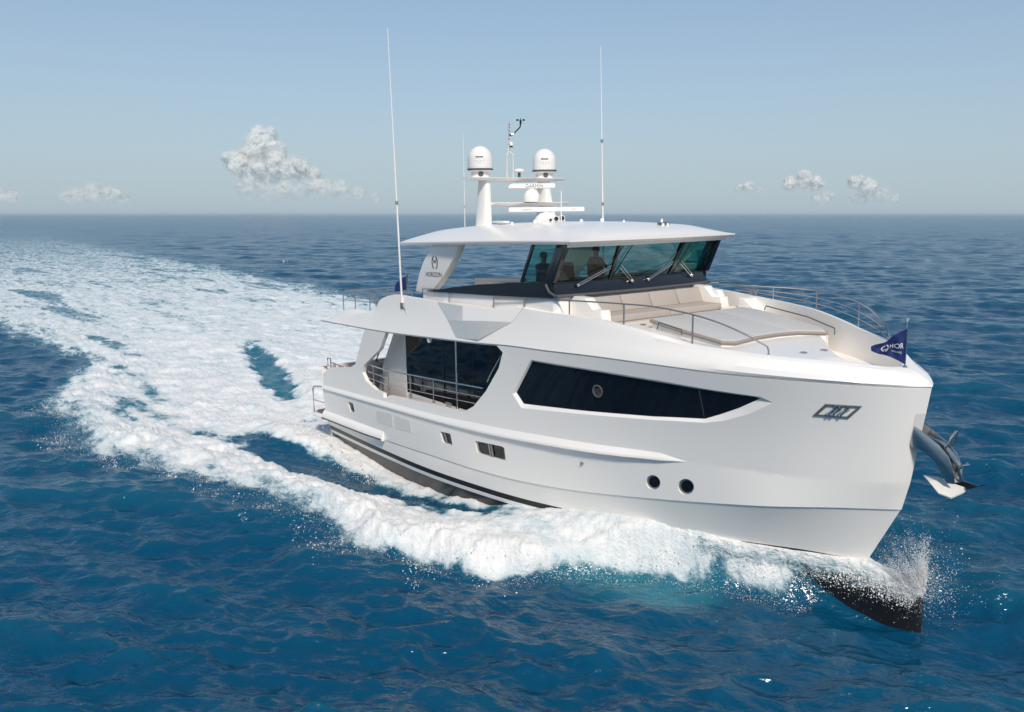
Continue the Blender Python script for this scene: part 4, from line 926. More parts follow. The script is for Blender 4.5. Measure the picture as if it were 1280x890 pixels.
def decal(name, body, size, u0, v0, par, F_, org, PNv, L):   # lettering bent onto the cloth
    cu = bpy.data.curves.new('tmp', 'FONT'); cu.body = body; cu.size = 1.0; cu.align_y = 'CENTER'
    t = bpy.data.objects.new('tmp', cu); COL.objects.link(t); bpy.context.view_layer.update()
    me = bpy.data.meshes.new_from_object(t.evaluated_get(bpy.context.evaluated_depsgraph_get())); bpy.data.objects.remove(t)
    bm = bmesh.new(); bm.from_mesh(me)
    for c in np.arange(0, 4, .08): bmesh.ops.bisect_plane(bm, geom=bm.verts[:] + bm.edges[:] + bm.faces[:], plane_co=(c, 0, 0), plane_no=(1, 0, 0))
    for v in bm.verts:
        u = u0 - v.co.x * size / L; vv = v0 + v.co.y * size / .5
        v.co = Vector(F_(u, vv)) + PNv * .007 - Vector(org)
    bm.to_mesh(me); bm.free(); me.name = name; me.materials.clear(); me.materials.append(M['whiteink'])
    o = bpy.data.objects.new(name, me); COL.objects.link(o); o.parent = par; return o
decal('lettering', 'HOR', .125, .47, .52, fl_, flagF, bowf['org'], PN, .70)
decal('lettering', 'YACHTS', .048, .40, .30, fl_, flagF, bowf['org'], PN, .70)
mb = MB()
for r, a0, a1 in ((.075, 100, 260), (.075, -80, 80), (.035, 200, 340)):
    for i in range(10):
        q = []
        for a, rr in ((a0 + (a1 - a0) * i / 10, r - .012), (a0 + (a1 - a0) * (i + 1) / 10, r - .012), (a0 + (a1 - a0) * (i + 1) / 10, r + .012), (a0 + (a1 - a0) * i / 10, r + .012)):
            a = math.radians(a); q.append(Vector(flagF(.64 - rr * math.cos(a) / .70, .50 + rr * math.sin(a) / .34)) + PN * .007)
        mb.add(q, [(0, 1, 2, 3)])
child(mb.build('emblem', M['whiteink'], fl_, smooth=False), bowf)
sternf = thing('ensign', (5.0, -.9, 5.2), 'small plain navy flag hanging on a short staff at the aft rail', 'flag')
mb = MB(); mb.tube([(5.0, -.9, 5.2), (5.0, -.9, 6.66)], .018, 8); mb.lathe((5.0, -.9, 6.64), [(.018, 0), (.04, .03), (.03, .08), (0, .1)], 10); child(mb.build('flagstaff', M['steel'], sternf), sternf)
def flagG(u, v):
    hi = 6.56 - .42 * u; lo_ = 6.0 - .10 * u; z = lo_ + (hi - lo_) * v
    return (5.0 - .50 * u - .05 * math.sin(u * 9), -.9 - .28 * u + .07 * math.sin(u * 7 + v), z)
child(cloth(flagG).build('ensign_cloth', M['navy'], sternf, ang=180), sternf)

# ------------------------------------------------------------------ people behind the tinted glass
def person(org, joints, edges, label, shirt, seat=False):
    t = thing('person', org, label, 'person')
    names = list(joints); me = bpy.data.meshes.new('tmp')
    me.from_pydata([joints[k][0] for k in names], [(names.index(a), names.index(b)) for a, b in edges], [])
    o = bpy.data.objects.new('tmp', me); COL.objects.link(o)
    bpy.context.view_layer.objects.active = o
    sk = o.modifiers.new('s', 'SKIN'); sk.use_smooth_shade = True
    for v, k in zip(me.skin_vertices[0].data, names): v.radius = joints[k][1]
    me.skin_vertices[0].data[names.index('pelvis')].use_root = True
    o.modifiers.new('u', 'SUBSURF').levels = 1
    bpy.context.view_layer.update()
    bm_ = bpy.data.meshes.new_from_object(o.evaluated_get(bpy.context.evaluated_depsgraph_get())); bpy.data.objects.remove(o)
    bm_.name = 'body'; bm_.materials.clear(); bm_.materials.append(M['skin']); bm_.materials.append(M[shirt]); bm_.materials.append(M['darkin'])
    for p in bm_.polygons:
        z = p.center.z; a = abs(p.center.y)
        p.material_index = 2 if z < joints['pelvis'][0][2] + .02 else (1 if z < joints['neck'][0][2] - .02 and math.hypot(p.center.x - joints['chest'][0][0], a) < .34 else 0)
    b = bpy.data.objects.new('body', bm_); COL.objects.link(b); b.parent = t
    hd = Vector(joints['head'][0])
    mb = MB(); mb.lathe(hd + Vector((-.012, 0, .01)), [(.108, -.03), (.112, .03), (.10, .09), (.06, .125), (0, .135)], 18)
    mb.v = [tuple(Vector(v) + Vector(org)) for v in mb.v]; child(mb.build('hair', M['hair'], t), t)
    mb = MB(); f = hd + Vector((.10, 0, -.01))
    mb.lathe(f + Vector((.0, 0, 0)), [(.022, -.02), (.016, .02), (0, .03)], 8, (1, 0, -.2))
    for s in (-1, 1): mb.lathe(hd + Vector((0, s * .098, -.01)), [(.028, -.01), (.03, .01), (0, .016)], 8, (0, s, 0)); 
    mb.v = [tuple(Vector(v) + Vector(org)) for v in mb.v]; child(mb.build('face', M['skin'], t), t)
    return t
def figure(lean=0., armL=(.42, .16, 1.10), armR=(.42, -.16, 1.10), sit=False):
    h = 0 if not sit else -.28
    J = {'pelvis': ((0, 0, .95 + h), (.15, .13)), 'waist': ((lean * .3, 0, 1.10 + h), (.14, .12)), 'chest': ((lean * .7, 0, 1.32 + h), (.17, .13)), 'neck': ((lean, 0, 1.50 + h), (.06, .06)), 'jaw': ((lean + .02, 0, 1.57 + h), (.075, .075)), 'head': ((lean + .02, 0, 1.66 + h), (.10, .095)), 'crown': ((lean + .01, 0, 1.74 + h), (.06, .06))}
    E = [('pelvis', 'waist'), ('waist', 'chest'), ('chest', 'neck'), ('neck', 'jaw'), ('jaw', 'head'), ('head', 'crown')]
    for s, nm, hand in ((1, 'l', armL), (-1, 'r', armR)):
        sh = (lean * .8, s * .20, 1.43 + h); hd = (hand[0], hand[1], hand[2] + h); el = tuple((np.array(sh) + np.array(hd)) / 2 + np.array((-.03, s * .10, -.10)))
        J.update({'sh' + nm: (sh, (.065, .06)), 'el' + nm: (el, (.045, .045)), 'wr' + nm: (hd, (.03, .03)), 'pa' + nm: (tuple(np.array(hd) + np.array((.07, 0, -.01))), (.035, .022)), 'fi' + nm: (tuple(np.array(hd) + np.array((.14, 0, -.03))), (.018, .014)), 'th' + nm: (tuple(np.array(hd) + np.array((.09, -s * .05, .01))), (.012, .012))})
        E += [('chest', 'sh' + nm), ('sh' + nm, 'el' + nm), ('el' + nm, 'wr' + nm), ('wr' + nm, 'pa' + nm), ('pa' + nm, 'fi' + nm), ('pa' + nm, 'th' + nm)]
        if sit: kn = (.42, s * .13, .66); an = (.45, s * .14, .2)
        else: kn = (.03, s * .11, .5); an = (-.02, s * .12, .08)
        J.update({'hi' + nm: ((.0, s * .09, .88 + h), (.10, .10)), 'kn' + nm: (kn, (.065, .065)), 'an' + nm: (an, (.042, .042)), 'to' + nm: ((an[0] + .16, an[1], an[2] - .04), (.035, .03))})
        E += [('pelvis', 'hi' + nm), ('hi' + nm, 'kn' + nm), ('kn' + nm, 'an' + nm), ('an' + nm, 'to' + nm)]
    return J, E
J, E_ = figure(.05, (.42, .14, 1.12), (.42, -.22, 1.12)); J = {k: (tuple(np.array(v[0]) + np.array((0, 0, .12))), v[1]) for k, v in J.items()}
person((14.62, -.30, 6.0), J, E_, 'person in a dark shirt standing at the helm behind the middle windscreen', 'shirt')
J, E_ = figure(.14, (.50, .30, 1.28), (.46, -.24, 1.30))
person((14.25, -2.05, 6.0), J, E_, 'person leaning over with arms raised behind the starboard side window', 'shirt')
# ------------------------------------------------------------------ the sea: one sheet out to the horizon
def _hash(ix, iy, seed):
    h = (ix.astype(np.int64) * 374761393 + iy.astype(np.int64) * 668265263 + seed * 1442695041) & 0x7fffffff
    h = ((h ^ (h >> 13)) * 1274126177) & 0x7fffffff
    return ((h ^ (h >> 16)) & 0xffff).astype(np.float32) / 65535.0
def vnoise(x, y, seed=0):
    ix = np.floor(x); iy = np.floor(y); fx = x - ix; fy = y - iy
    ix = ix.astype(np.int64); iy = iy.astype(np.int64)
    def g(a, b):
        t = _hash(ix + a, iy + b, seed) * 6.2831853; return np.cos(t) * (fx - a) + np.sin(t) * (fy - b)
    u = fx * fx * fx * (fx * (fx * 6 - 15) + 10); v = fy * fy * fy * (fy * (fy * 6 - 15) + 10)
    return ((g(0, 0) * (1 - u) + g(1, 0) * u) * (1 - v) + (g(0, 1) * (1 - u) + g(1, 1) * u) * v) * 1.5
def fbm(x, y, oct=4, seed=0, gain=.5):
    s = 0; a = 1.0; t = 0
    for i in range(oct): s = s + a * vnoise(x * 2 ** i + 13.7 * i, y * 2 ** i - 7.1 * i, seed + i); t += a; a *= gain
    return s / t
def sstep(a, b, x): t = np.clip((x - a) / (b - a), 0, 1); return t * t * (3 - 2 * t)

CX, CY = CAM_LOC[0], CAM_LOC[1]
AZ0 = math.atan2(math.sin(TH), -math.cos(TH))
daz = np.r_[np.arange(-40, 40.001, .06), np.arange(43, 320, 3.5)]
AZ = np.radians(daz) + AZ0
RR = np.r_[np.geomspace(.4, 9, 12)[:-1], 9 * 1.0048 ** np.arange(0, int(math.log(400 / 9) / math.log(1.0048)))]
RR = np.r_[RR, RR[-1] * 1.0075 ** np.arange(1, 246)]
RR = np.r_[RR, np.geomspace(RR[-1] * 1.02, 26000, 60)]
NR, NA = len(RR), len(AZ)
R2 = np.repeat(RR, NA).astype(np.float64)
A2 = np.tile(AZ, NR)
X0 = CX + R2 * np.cos(A2); Y0 = CY + R2 * np.sin(A2)
Xw = X0.copy(); Yw = Y0.copy(); Zw = np.zeros_like(X0)
rg = np.random.default_rng(5)
NW = 96
lam = np.geomspace(.34, 30, NW) * rg.uniform(.93, 1.07, NW)
WD0 = AZ0 + math.radians(-14)
for L in lam:
    spread = math.radians(24 + 14 * (L < 2.5))
    th_ = WD0 + rg.normal(0, spread); k = 2 * math.pi / L; ph = rg.uniform(0, 6.283)
    steep = np.interp(math.log(L), np.log([.34, .8, 2, 5, 10, 18, 30]), [.058, .068, .054, .030, .015, .008, .004])
    a = steep / k
    rmax = min(L / 2.2 / .0048, 70000); n = int(np.searchsorted(RR, rmax)) * NA
    if L > 12: n = int(np.searchsorted(RR, min(L / 2.2 / .0075, 3200))) * NA
    w = 1 - sstep(rmax * .45, rmax, R2[:n])
    p = k * (X0[:n] * math.cos(th_) + Y0[:n] * math.sin(th_)) + ph
    grp = 1.0
    s = np.sin(p); c = np.cos(p)
    Zw[:n] += a * c * w; Xw[:n] -= a * .50 * math.cos(th_) * s * w; Yw[:n] -= a * .50 * math.sin(th_) * s * w
# gusts: patches of livelier and calmer water
near = R2 < 420
gust = np.ones_like(X0); gust[near] = 1 + .55 * fbm(X0[near] / 17, Y0[near] / 17, 3, 71)
Zw *= gust

# ---- wake: plan outline of the white water in world metres
PORT_E = [(24.4,.2),(23.4,.9),(22,1.9),(20,3.4),(17,6.0),(13,8.0),(8,10.5),(0,14),(-10,18.5),(-25,23),(-45,27),(-64,30),(-92,33.5),(-116,37.3),(-150,40),(-183,43),(-269,52),(-380,66),(-520,84)]
STBD_E = [(-520,40),(-300,14),(-180,0),(-110,-6),(-70,-9.6),(-52,-10.2),(-40,-9.4),(-33,-8.6),(-28.6,-7.9),(-22.6,-7.4),(-19.5,-8.8),(-12.8,-11.2),(-6.9,-11.3),(-3.5,-11.5),(-1.3,-11.3),(.8,-10.7),(2.4,-9.9),(4.3,-9.4),(6.4,-8.7),(7.9,-8.4),(9.4,-8.3),(10.6,-7.9),(11.7,-7.8),(12.9,-8.0),(13.9,-7.6),(15.2,-6.9),(16.2,-6.4),(17.0,-5.8),(17.7,-4.8),(18.4,-3.9),(19.2,-2.9),(20.2,-2.3),(21.2,-1.75),(22.2,-1.2),(23.2,-.7),(24.4,-.25)]
wk = (X0 > -560) & (X0 < 26) & (Y0 > -16) & (Y0 < 95)
wx, wy = X0[wk], Y0[wk]
ys_ = np.interp(wx, [p[0] for p in STBD_E], [p[1] for p in STBD_E])
pe_ = sorted(PORT_E); yp_ = np.interp(wx, [p[0] for p in pe_], [p[1] for p in pe_])
# ragged edges: fingers that lean aft
sc_ = np.interp(wx, [-200, -60, 0, 16, 24], [3.5, 1.6, .95, .75, .4])
rag = (.9 * fbm(wx / 3.2 + wy / 9, wy / 2.6, 4, 21, .6) + .35 * fbm(wx / .7, wy / .7, 3, 29)) * sc_ * np.clip((23.5 - wx) / 6, .05, 1)
ds = (wy - ys_) + rag; dp = (yp_ - wy) + rag * 1.5
edge_w = np.interp(wx, [-500, -200, -60, 0, 12, 17, 20], [11, 7, 3.6, 2.3, 1.6, .7, .45])
ins = sstep(-edge_w * .4, edge_w, ds) * sstep(-edge_w, edge_w * 2.2, dp)
base = np.interp(wx, [-520, -330, -200, -120, -75, -45, -20, 0, 24], [.0, .30, .40, .48, .56, .62, .69, .80, .92])
ins = ins * sstep(24.75, 24.3, wx)
dens = ins * base * sstep(22.5, 21.5, wx)
hb = np.interp(wx, LVL['E'][:, 0], LVL['E'][:, 1]) * (wx > 2.2) * (wx < 23.3)
dh = np.where(wy < 0, -wy, wy) - hb                # distance outboard of the hull
stb = wy < 0
# smooth dark trough along the after hull, the open teal face astern, gaps in the lace
def blob(cx, cy, rx, ry, ang, soft, sd, warp=.35):
    c, s = math.cos(ang), math.sin(ang); u = ((wx - cx) * c + (wy - cy) * s) / rx; v = (-(wx - cx) * s + (wy - cy) * c) / ry
    r = np.sqrt(u * u + v * v) + warp * fbm(wx / 1.6, wy / 1.6, 3, sd); return 1 - sstep(1 - soft, 1 + soft, r)
tro = blob(5.4, -4.95, 7.4, 1.0, .17, .40, 31, .75)
tro = np.maximum(tro, blob(11.0, -3.75, 3.2, .36, .14, .4, 33, .5))
teal = blob(-13.5, .75, 9.0, .75, -.27, .55, 37, .9)
gaps = np.maximum.reduce([blob(-8.5, -7.6, 3.0, .6, .1, .8, 41, 1.6), blob(-12, -6.0, 2.6, .4, -.1, .8, 43, 1.6), blob(-17, -5.8, 2.4, .5, .0, .8, 45, 1.6), blob(-5.5, -8.6, 1.8, .4, .1, .8, 47, 1.6), blob(-30, -4, 5, .6, .0, .8, 49, 1.6)])
pm = 1 - sstep(.0, 1.0, np.abs(wy - np.interp(wx, [-200, -60, -20, 3], [22, 10, 3, 0])) / np.interp(wx, [-200, -60, 3], [16, 8, 4])) # thick core
far_gap = sstep(.02, .34, fbm(wx / 16, wy / 3.4, 4, 53, .6)) * sstep(-18, -60, wx) * (1 - .6 * pm)
dens = dens * (1 - .86 * tro) * (1 - .84 * teal) * (1 - .55 * gaps) * (1 - .45 * far_gap)
# the glassy sheet close to the bow shoulder is thinner
sheet = sstep(14.2, 16, wx) * sstep(21.6, 20.3, wx) * stb * sstep(3.0, 1.4, dh)
dens = dens * (1 - .18 * sheet)
aer = np.clip(ins * np.interp(wx, [-520, -200, -60, 0], [.15, .45, .75, .9]) * sstep(22.6, 21.6, wx), 0, 1) * (1 - .92 * tro)
aer = np.maximum(aer, sheet)
# water height: wave riding up the bow, breaking ridge along the outer edge, trough along the quarters, wash astern
H0 = np.interp(wx, [1, 3, 5, 8, 11, 13, 15, 17, 18.5, 19.6, 20.6, 21.5, 22.5, 24.6], [.05, .0, -.10, -.30, -.12, .22, .62, .95, 1.08, 1.14, 1.15, 1.12, .25, .0])
yo = np.where(stb, -ys_, yp_)
wdt = np.maximum(yo - hb, .3)
u_ = np.clip(dh / wdt, 0, 1.4)
fwdm = sstep(12.5, 16, wx)
hbow = H0 * (1 - sstep(.0, 1.0, u_)) * fwdm + H0 * np.exp(-(np.maximum(dh, 0) / 1.7) ** 2) * (1 - fwdm)
Hc = np.interp(wx, [-60, -30, -10, 0, 6, 11, 14, 16.5, 18, 19.5, 20.8], [.08, .15, .20, .23, .31, .44, .52, .46, .32, .12, .0])
dc = wdt - np.interp(wx, [-60, 0, 8, 14, 18], [2.4, 1.7, 1.35, 1.15, .7]); sg_w = np.interp(wx, [-60, 0, 8, 14, 18], [2.6, 1.5, 1.15, .95, .5])
side_ = np.where(dh > dc, .62, 1.15) * sg_w
ridge = Hc * (1 + .8 * fbm(wx / 1.5, wy / 2.0, 4, 63)) * np.exp(-((dh - dc + .35 * fbm(wx / 2.1, wy / 2.1, 3, 61)) / side_) ** 2)
inx = (wx > -60) & (wx < 25)
hw_ = np.where(inx, hbow + ridge, 0) * (wx > 1.2) + np.where(inx, ridge, 0) * (wx <= 1.2)
hw_ = hw_ - .22 * tro - .30 * teal
rooster = .45 * np.exp(-((wx + 5) / 7) ** 2 - ((wy - .6) / 2.6) ** 2) + .30 * np.exp(-((wx + 22) / 11) ** 2 - ((wy - 3.6) / 3.0) ** 2)
hw_ = hw_ + rooster * (wx < 2.4) + .30 * np.exp(-((wx - .5) / 2.2) ** 2 - ((wy + 4.2) / 1.2) ** 2)
d1 = np.clip(dens, 0, 1)
turb = (.13 * fbm(wx / 1.3, wy / .9, 5, 81, .66) + .07 * np.abs(fbm(wx / .42, wy / .36, 3, 87, .6))) * np.interp(wx, [-200, -60, 0, 20], [1.6, 1.5, 1.3, .8])
edgeboost = 1 + 1.2 * np.exp(-((dh - dc) / (1.0 * sg_w)) ** 2) * inx
hw_ = hw_ + turb * (d1 * edgeboost + .15 * ins)
damp = 1 - .55 * np.clip(ins, 0, 1)
Zw[wk] = Zw[wk] * damp + hw_
DENS = np.zeros(len(X0), np.float32); AER = np.zeros(len(X0), np.float32)
DENS[wk] = d1; AER[wk] = aer
# a few stray whitecaps far off
cap = (R2 > 60) & (R2 < 700)
c_ = fbm(X0[cap] / 5.5, Y0[cap] / 2.2, 3, 97); DENS[cap] = np.maximum(DENS[cap], .55 * sstep(.50, .62, c_) * (Zw[cap] > .08))

me = bpy.data.meshes.new('sea')
me.vertices.add(NR * NA); me.vertices.foreach_set('co', np.stack([Xw, Yw, Zw], 1).astype(np.float32).ravel())
ii = np.arange(NR - 1)[:, None] * NA; jj = np.arange(NA)[None, :]; jn = (jj + 1) % NA
Q = np.stack(np.broadcast_arrays(ii + jj, ii + NA + jj, ii + NA + jn, ii + jn), -1).reshape(-1, 4)
tri0 = np.arange(NA)                                   # close the middle
nq = len(Q); me.loops.add(nq * 4 + NA); me.polygons.add(nq + 1)
me.loops.foreach_set('vertex_index', np.r_[Q.ravel(), tri0].astype(np.int32))
ls = np.r_[np.arange(nq) * 4, nq * 4].astype(np.int32); me.polygons.foreach_set('loop_start', ls)
me.update(calc_edges=True); me.validate()
me.polygons.foreach_set('use_smooth', np.ones(len(me.polygons), bool))
for nm, arr in (('foam', DENS), ('aerated', AER)):
    at = me.attributes.new(nm, 'FLOAT', 'POINT'); at.data.foreach_set('value', arr)
sea = bpy.data.objects.new('sea', me); COL.objects.link(sea); sea['kind'] = 'structure'

def N(nt, t, **kw):
    n = nt.nodes.new('ShaderNode' + t)
    for k, v in kw.items():
        if hasattr(n, k): setattr(n, k, v)
        else: n.inputs[k.replace('_', ' ')].default_value = v
    return n
def math_(nt, op, a, b=None, c=None, clamp=False):
    n = nt.nodes.new('ShaderNodeMath'); n.operation = op; n.use_clamp = clamp
    for i, v in enumerate((a, b, c)):
        if v is None: continue
        if isinstance(v, (int, float)): n.inputs[i].default_value = v
        else: nt.links.new(v, n.inputs[i])
    return n.outputs[0]
def noise(nt, vec, scale, detail=4, rough=.55, mapping=None, dist=0.):
    if mapping:
        mp = nt.nodes.new('ShaderNodeMapping'); mp.inputs['Scale'].default_value = mapping[0]; mp.inputs['Rotation'].default_value = mapping[1]
        nt.links.new(vec, mp.inputs['Vector']); vec = mp.outputs['Vector']
    n = nt.nodes.new('ShaderNodeTexNoise'); n.inputs['Scale'].default_value = scale; n.inputs['Detail'].default_value = detail; n.inputs['Roughness'].default_value = rough; n.inputs['Distortion'].default_value = dist
    nt.links.new(vec, n.inputs['Vector']); return n.outputs['Fac']
def sea_material():
    m = bpy.data.materials.new('sea_water'); m.use_nodes = True; nt = m.node_tree; nt.nodes.clear(); L = nt.links.new
    out = N(nt, 'OutputMaterial'); geo = N(nt, 'NewGeometry'); pos = geo.outputs['Position']
    fa = N(nt, 'Attribute'); fa.attribute_name = 'foam'; ae = N(nt, 'Attribute'); ae.attribute_name = 'aerated'
    # lace pattern of the foam
    wrp = N(nt, 'TexNoise'); wrp.inputs['Scale'].default_value = .8; wrp.inputs['Detail'].default_value = 3; L(pos, wrp.inputs['Vector'])
    vm = N(nt, 'VectorMath'); vm.operation = 'MULTIPLY_ADD'; L(wrp.outputs['Color'], vm.inputs[0]); vm.inputs[1].default_value = (1.1, .8, 0); L(pos, vm.inputs[2])
    n1 = noise(nt, vm.outputs[0], .95, 9, .68, ((.62, 1.0, .6), (0, 0, .12)))
    n2 = noise(nt, vm.outputs[0], 6.5, 6, .68, ((.7, 1.0, .7), (0, 0, .12)))
    vo = N(nt, 'TexVoronoi'); vo.feature = 'DISTANCE_TO_EDGE'; vo.inputs['Scale'].default_value = 1.5; 
    mp = N(nt, 'Mapping'); mp.inputs['Scale'].default_value = (.55, 1, .6); L(vm.outputs[0], mp.inputs['Vector']); L(mp.outputs['Vector'], vo.inputs['Vector'])
    cell = math_(nt, 'MULTIPLY', vo.outputs['Distance'], 1.5, clamp=True)
    t = math_(nt, 'ADD', math_(nt, 'MULTIPLY', n1, .95), math_(nt, 'MULTIPLY', n2, .60))
    t = math_(nt, 'ADD', t, math_(nt, 'MULTIPLY', cell, .22))            # about .45 .. 1.1
    n3 = noise(nt, vm.outputs[0], 1.9, 5, .6, ((.13, 1.0, .6), (0, 0, .10)))
    t = math_(nt, 'ADD', t, math_(nt, 'MULTIPLY', n3, .55))
    thr = math_(nt, 'SUBTRACT', t, .655)
    dd = math_(nt, 'SUBTRACT', math_(nt, 'MULTIPLY', fa.outputs['Fac'], 1.12), thr)
    fm = N(nt, 'MapRange'); fm.interpolation_type = 'SMOOTHSTEP'; fm.inputs['From Min'].default_value = -.13; fm.inputs['From Max'].default_value = .20; L(dd, fm.inputs['Value'])
    foam = fm.outputs['Result']
    # water body
    big = noise(nt, pos, .045, 3, .5)
    deep = N(nt, 'Mix'); deep.data_type = 'RGBA'; deep.inputs['A'].default_value = (.0003, .047, .100, 1); deep.inputs['B'].default_value = (.0006, .063, .134, 1); L(big, deep.inputs['Factor'])
    tealc = N(nt, 'Mix'); tealc.data_type = 'RGBA'; tealc.inputs['B'].default_value = (.03, .22, .27, 1); L(deep.outputs['Result'], tealc.inputs['A'])
    ax = math_(nt, 'MULTIPLY', ae.outputs['Fac'], math_(nt, 'ADD', math_(nt, 'MULTIPLY', n1, .8), .1), clamp=True); 
    sz = N(nt, 'SeparateXYZ'); L(pos, sz.inputs[0]); cr = N(nt, 'MapRange'); cr.inputs['From Min'].default_value = -.10; cr.inputs['From Max'].default_value = .38; cr.inputs['To Max'].default_value = .16; L(sz.outputs['Z'], cr.inputs['Value'])  # crests tinted teal by height: light through the wave painted into the colour
    L(math_(nt, 'MAXIMUM', ax, cr.outputs['Result']), tealc.inputs['Factor'])
    vr = N(nt, 'VectorRotate'); vr.rotation_type = 'Z_AXIS'; vr.inputs['Angle'].default_value = -WD0; L(pos, vr.inputs['Vector']); wp = vr.outputs['Vector']
    fin = noise(nt, wp, 2.9, 4, .5, ((1.0, .55, 1), (0, 0, 0)), .4); fin2 = noise(nt, wp, 10, 2, .5, ((1.0, .5, 1), (0, 0, 0)), .3); fin0 = noise(nt, wp, .75, 3, .55, ((1.0, .40, 1), (0, 0, .15)), .3)
    bh = math_(nt, 'ADD', math_(nt, 'MULTIPLY', fin, .15), math_(nt, 'MULTIPLY', fin2, .020)); 
    cdn = N(nt, 'VectorMath'); cdn.operation = 'DISTANCE'; L(pos, cdn.inputs[0]); cdn.inputs[1].default_value = (20, -5, 0)
    far = N(nt, 'MapRange'); far.inputs['From Min'].default_value = 40; far.inputs['From Max'].default_value = 400; L(cdn.outputs['Value'], far.inputs['Value'])
    bh = math_(nt, 'ADD', bh, math_(nt, 'MULTIPLY', fin0, math_(nt, 'MULTIPLY_ADD', far.outputs['Result'], .42, .20)))
    rgh = math_(nt, 'MULTIPLY_ADD', far.outputs['Result'], .07, .12)
    bp = N(nt, 'Bump'); bp.inputs['Strength'].default_value = .8; bp.inputs['Distance'].default_value = 1.0; L(bh, bp.inputs['Height'])
    wb = N(nt, 'BsdfPrincipled'); L(tealc.outputs['Result'], wb.inputs['Base Color']); L(rgh, wb.inputs['Roughness']); wb.inputs['IOR'].default_value = 1.38; L(bp.outputs['Normal'], wb.inputs['Normal'])
    # foam body
    f1 = noise(nt, pos, 3.2, 8, .7); f2 = noise(nt, pos, 19, 4, .65)
    bh2 = math_(nt, 'ADD', math_(nt, 'MULTIPLY', f1, .17), math_(nt, 'MULTIPLY', f2, .035)); bh2 = math_(nt, 'ADD', bh2, math_(nt, 'MULTIPLY', foam, .05))
    bp2 = N(nt, 'Bump'); bp2.inputs['Strength'].default_value = .75; bp2.inputs['Distance'].default_value = 1.0; L(bh2, bp2.inputs['Height'])
    fc = N(nt, 'Mix'); fc.data_type = 'RGBA'; fc.inputs['A'].default_value = (.44, .58, .62, 1); fc.inputs['B'].default_value = (.90, .885, .86, 1)
    fcm = N(nt, 'MapRange'); fcm.inputs['From Min'].default_value = -.06; fcm.inputs['From Max'].default_value = .52; L(dd, fcm.inputs['Value']); L(fcm.outputs['Result'], fc.inputs['Factor'])
    fb = N(nt, 'BsdfPrincipled'); L(fc.outputs['Result'], fb.inputs['Base Color']); fb.inputs['Roughness'].default_value = .7; fb.inputs['Specular IOR Level'].default_value = .2; L(bp2.outputs['Normal'], fb.inputs['Normal'])
    mx = N(nt, 'MixShader'); L(foam, mx.inputs[0]); L(wb.outputs[0], mx.inputs[1]); L(fb.outputs[0], mx.inputs[2]); L(mx.outputs[0], out.inputs[0])
    return m
me.materials.append(sea_material())

# ------------------------------------------------------------------ spray: droplets and clots of foam flung up
foam_m = mat('spray_foam', (.84, .83, .81), .5, noise=(9, .03))
def droplets(name, P, S, label=None):
    P = np.asarray(P, float); S = np.asarray(S, float); n = len(P)
    u = np.array([(1, 0, 0), (-1, 0, 0), (0, 1, 0), (0, -1, 0), (0, 0, 1), (0, 0, -1)], float)
    f = np.array([(0, 2, 4), (2, 1, 4), (1, 3, 4), (3, 0, 4), (2, 0, 5), (1, 2, 5), (3, 1, 5), (0, 3, 5)])
    st = RNG.uniform(.55, 1.6, (n, 1, 3)); V = P[:, None] + u[None] * st * S[:, None, None]
    Fa = (f[None] + (np.arange(n) * 6)[:, None, None]).reshape(-1)
    m_ = bpy.data.meshes.new(name); m_.vertices.add(n * 6); m_.vertices.foreach_set('co', V.astype(np.float32).ravel())
    m_.loops.add(len(Fa)); m_.loops.foreach_set('vertex_index', Fa.astype(np.int32)); m_.polygons.add(n * 8); m_.polygons.foreach_set('loop_start', (np.arange(n * 8) * 3).astype(np.int32))
    m_.update(calc_edges=True); m_.polygons.foreach_set('use_smooth', np.ones(n * 8, bool)); m_.materials.append(foam_m)
    o = bpy.data.objects.new(name, m_); COL.objects.link(o); o['kind'] = 'stuff'
    return o
def sea_z(x, y):                                      # height of the finished sheet near a point
    r = np.hypot(x - CX, y - CY); a = (np.degrees(np.arctan2(y - CY, x - CX) - AZ0) + 180) % 360 - 180
    i = np.clip(np.searchsorted(RR, r), 1, NR - 1); f_ = np.clip((r - RR[i - 1]) / (RR[i] - RR[i - 1]), 0, 1); j = np.clip(np.round((a + 40) / .06).astype(int), 0, int(80 / .06))
    return Zw[i * NA + j] * f_ + Zw[(i - 1) * NA + j] * (1 - f_)
P_, S_ = [], []
# splash at the stem: jets fanning up and to starboard
def ligament(o_, v_, n, r0, T=.42, spread=.012):       # one torn string of water on its ballistic arc
    t = np.sort(RNG.uniform(0, 1, n)) ** .8; P = np.array(o_) + np.outer(t * T, v_); P[:, 2] -= 4.9 * (t * T) ** 2
    P += RNG.normal(0, 1, (n, 3)) * spread * (.3 + 2.2 * t)[:, None]; P_.append(P); S_.append(r0 * (1.15 - .85 * t) * RNG.uniform(.35, 1.3, n))
for k in range(150):                                  # the crown thrown up at the stem
    x0 = 24.62 - RNG.beta(1, 2.4) * .75; a = RNG.normal(-1.75, .55); s_ = RNG.uniform(.25, 1.25); up_ = RNG.gamma(5, .62)
    ligament((x0, -.04 - .12 * (24.62 - x0), .66 + .3 * (24.6 - x0)), (s_ * math.cos(a) - .5, s_ * math.sin(a), up_), int(RNG.integers(30, 110)), RNG.uniform(.005, .013), RNG.uniform(.14, .40))
for k in range(60):                                   # the tall central jet
    ligament((24.58 + RNG.normal(0, .03), -.03 + RNG.normal(0, .03), .70), (RNG.normal(-.1, .35), RNG.normal(-.1, .3), RNG.uniform(3.2, 5.6)), 90, RNG.uniform(.007, .016), RNG.uniform(.20, .46), .016)
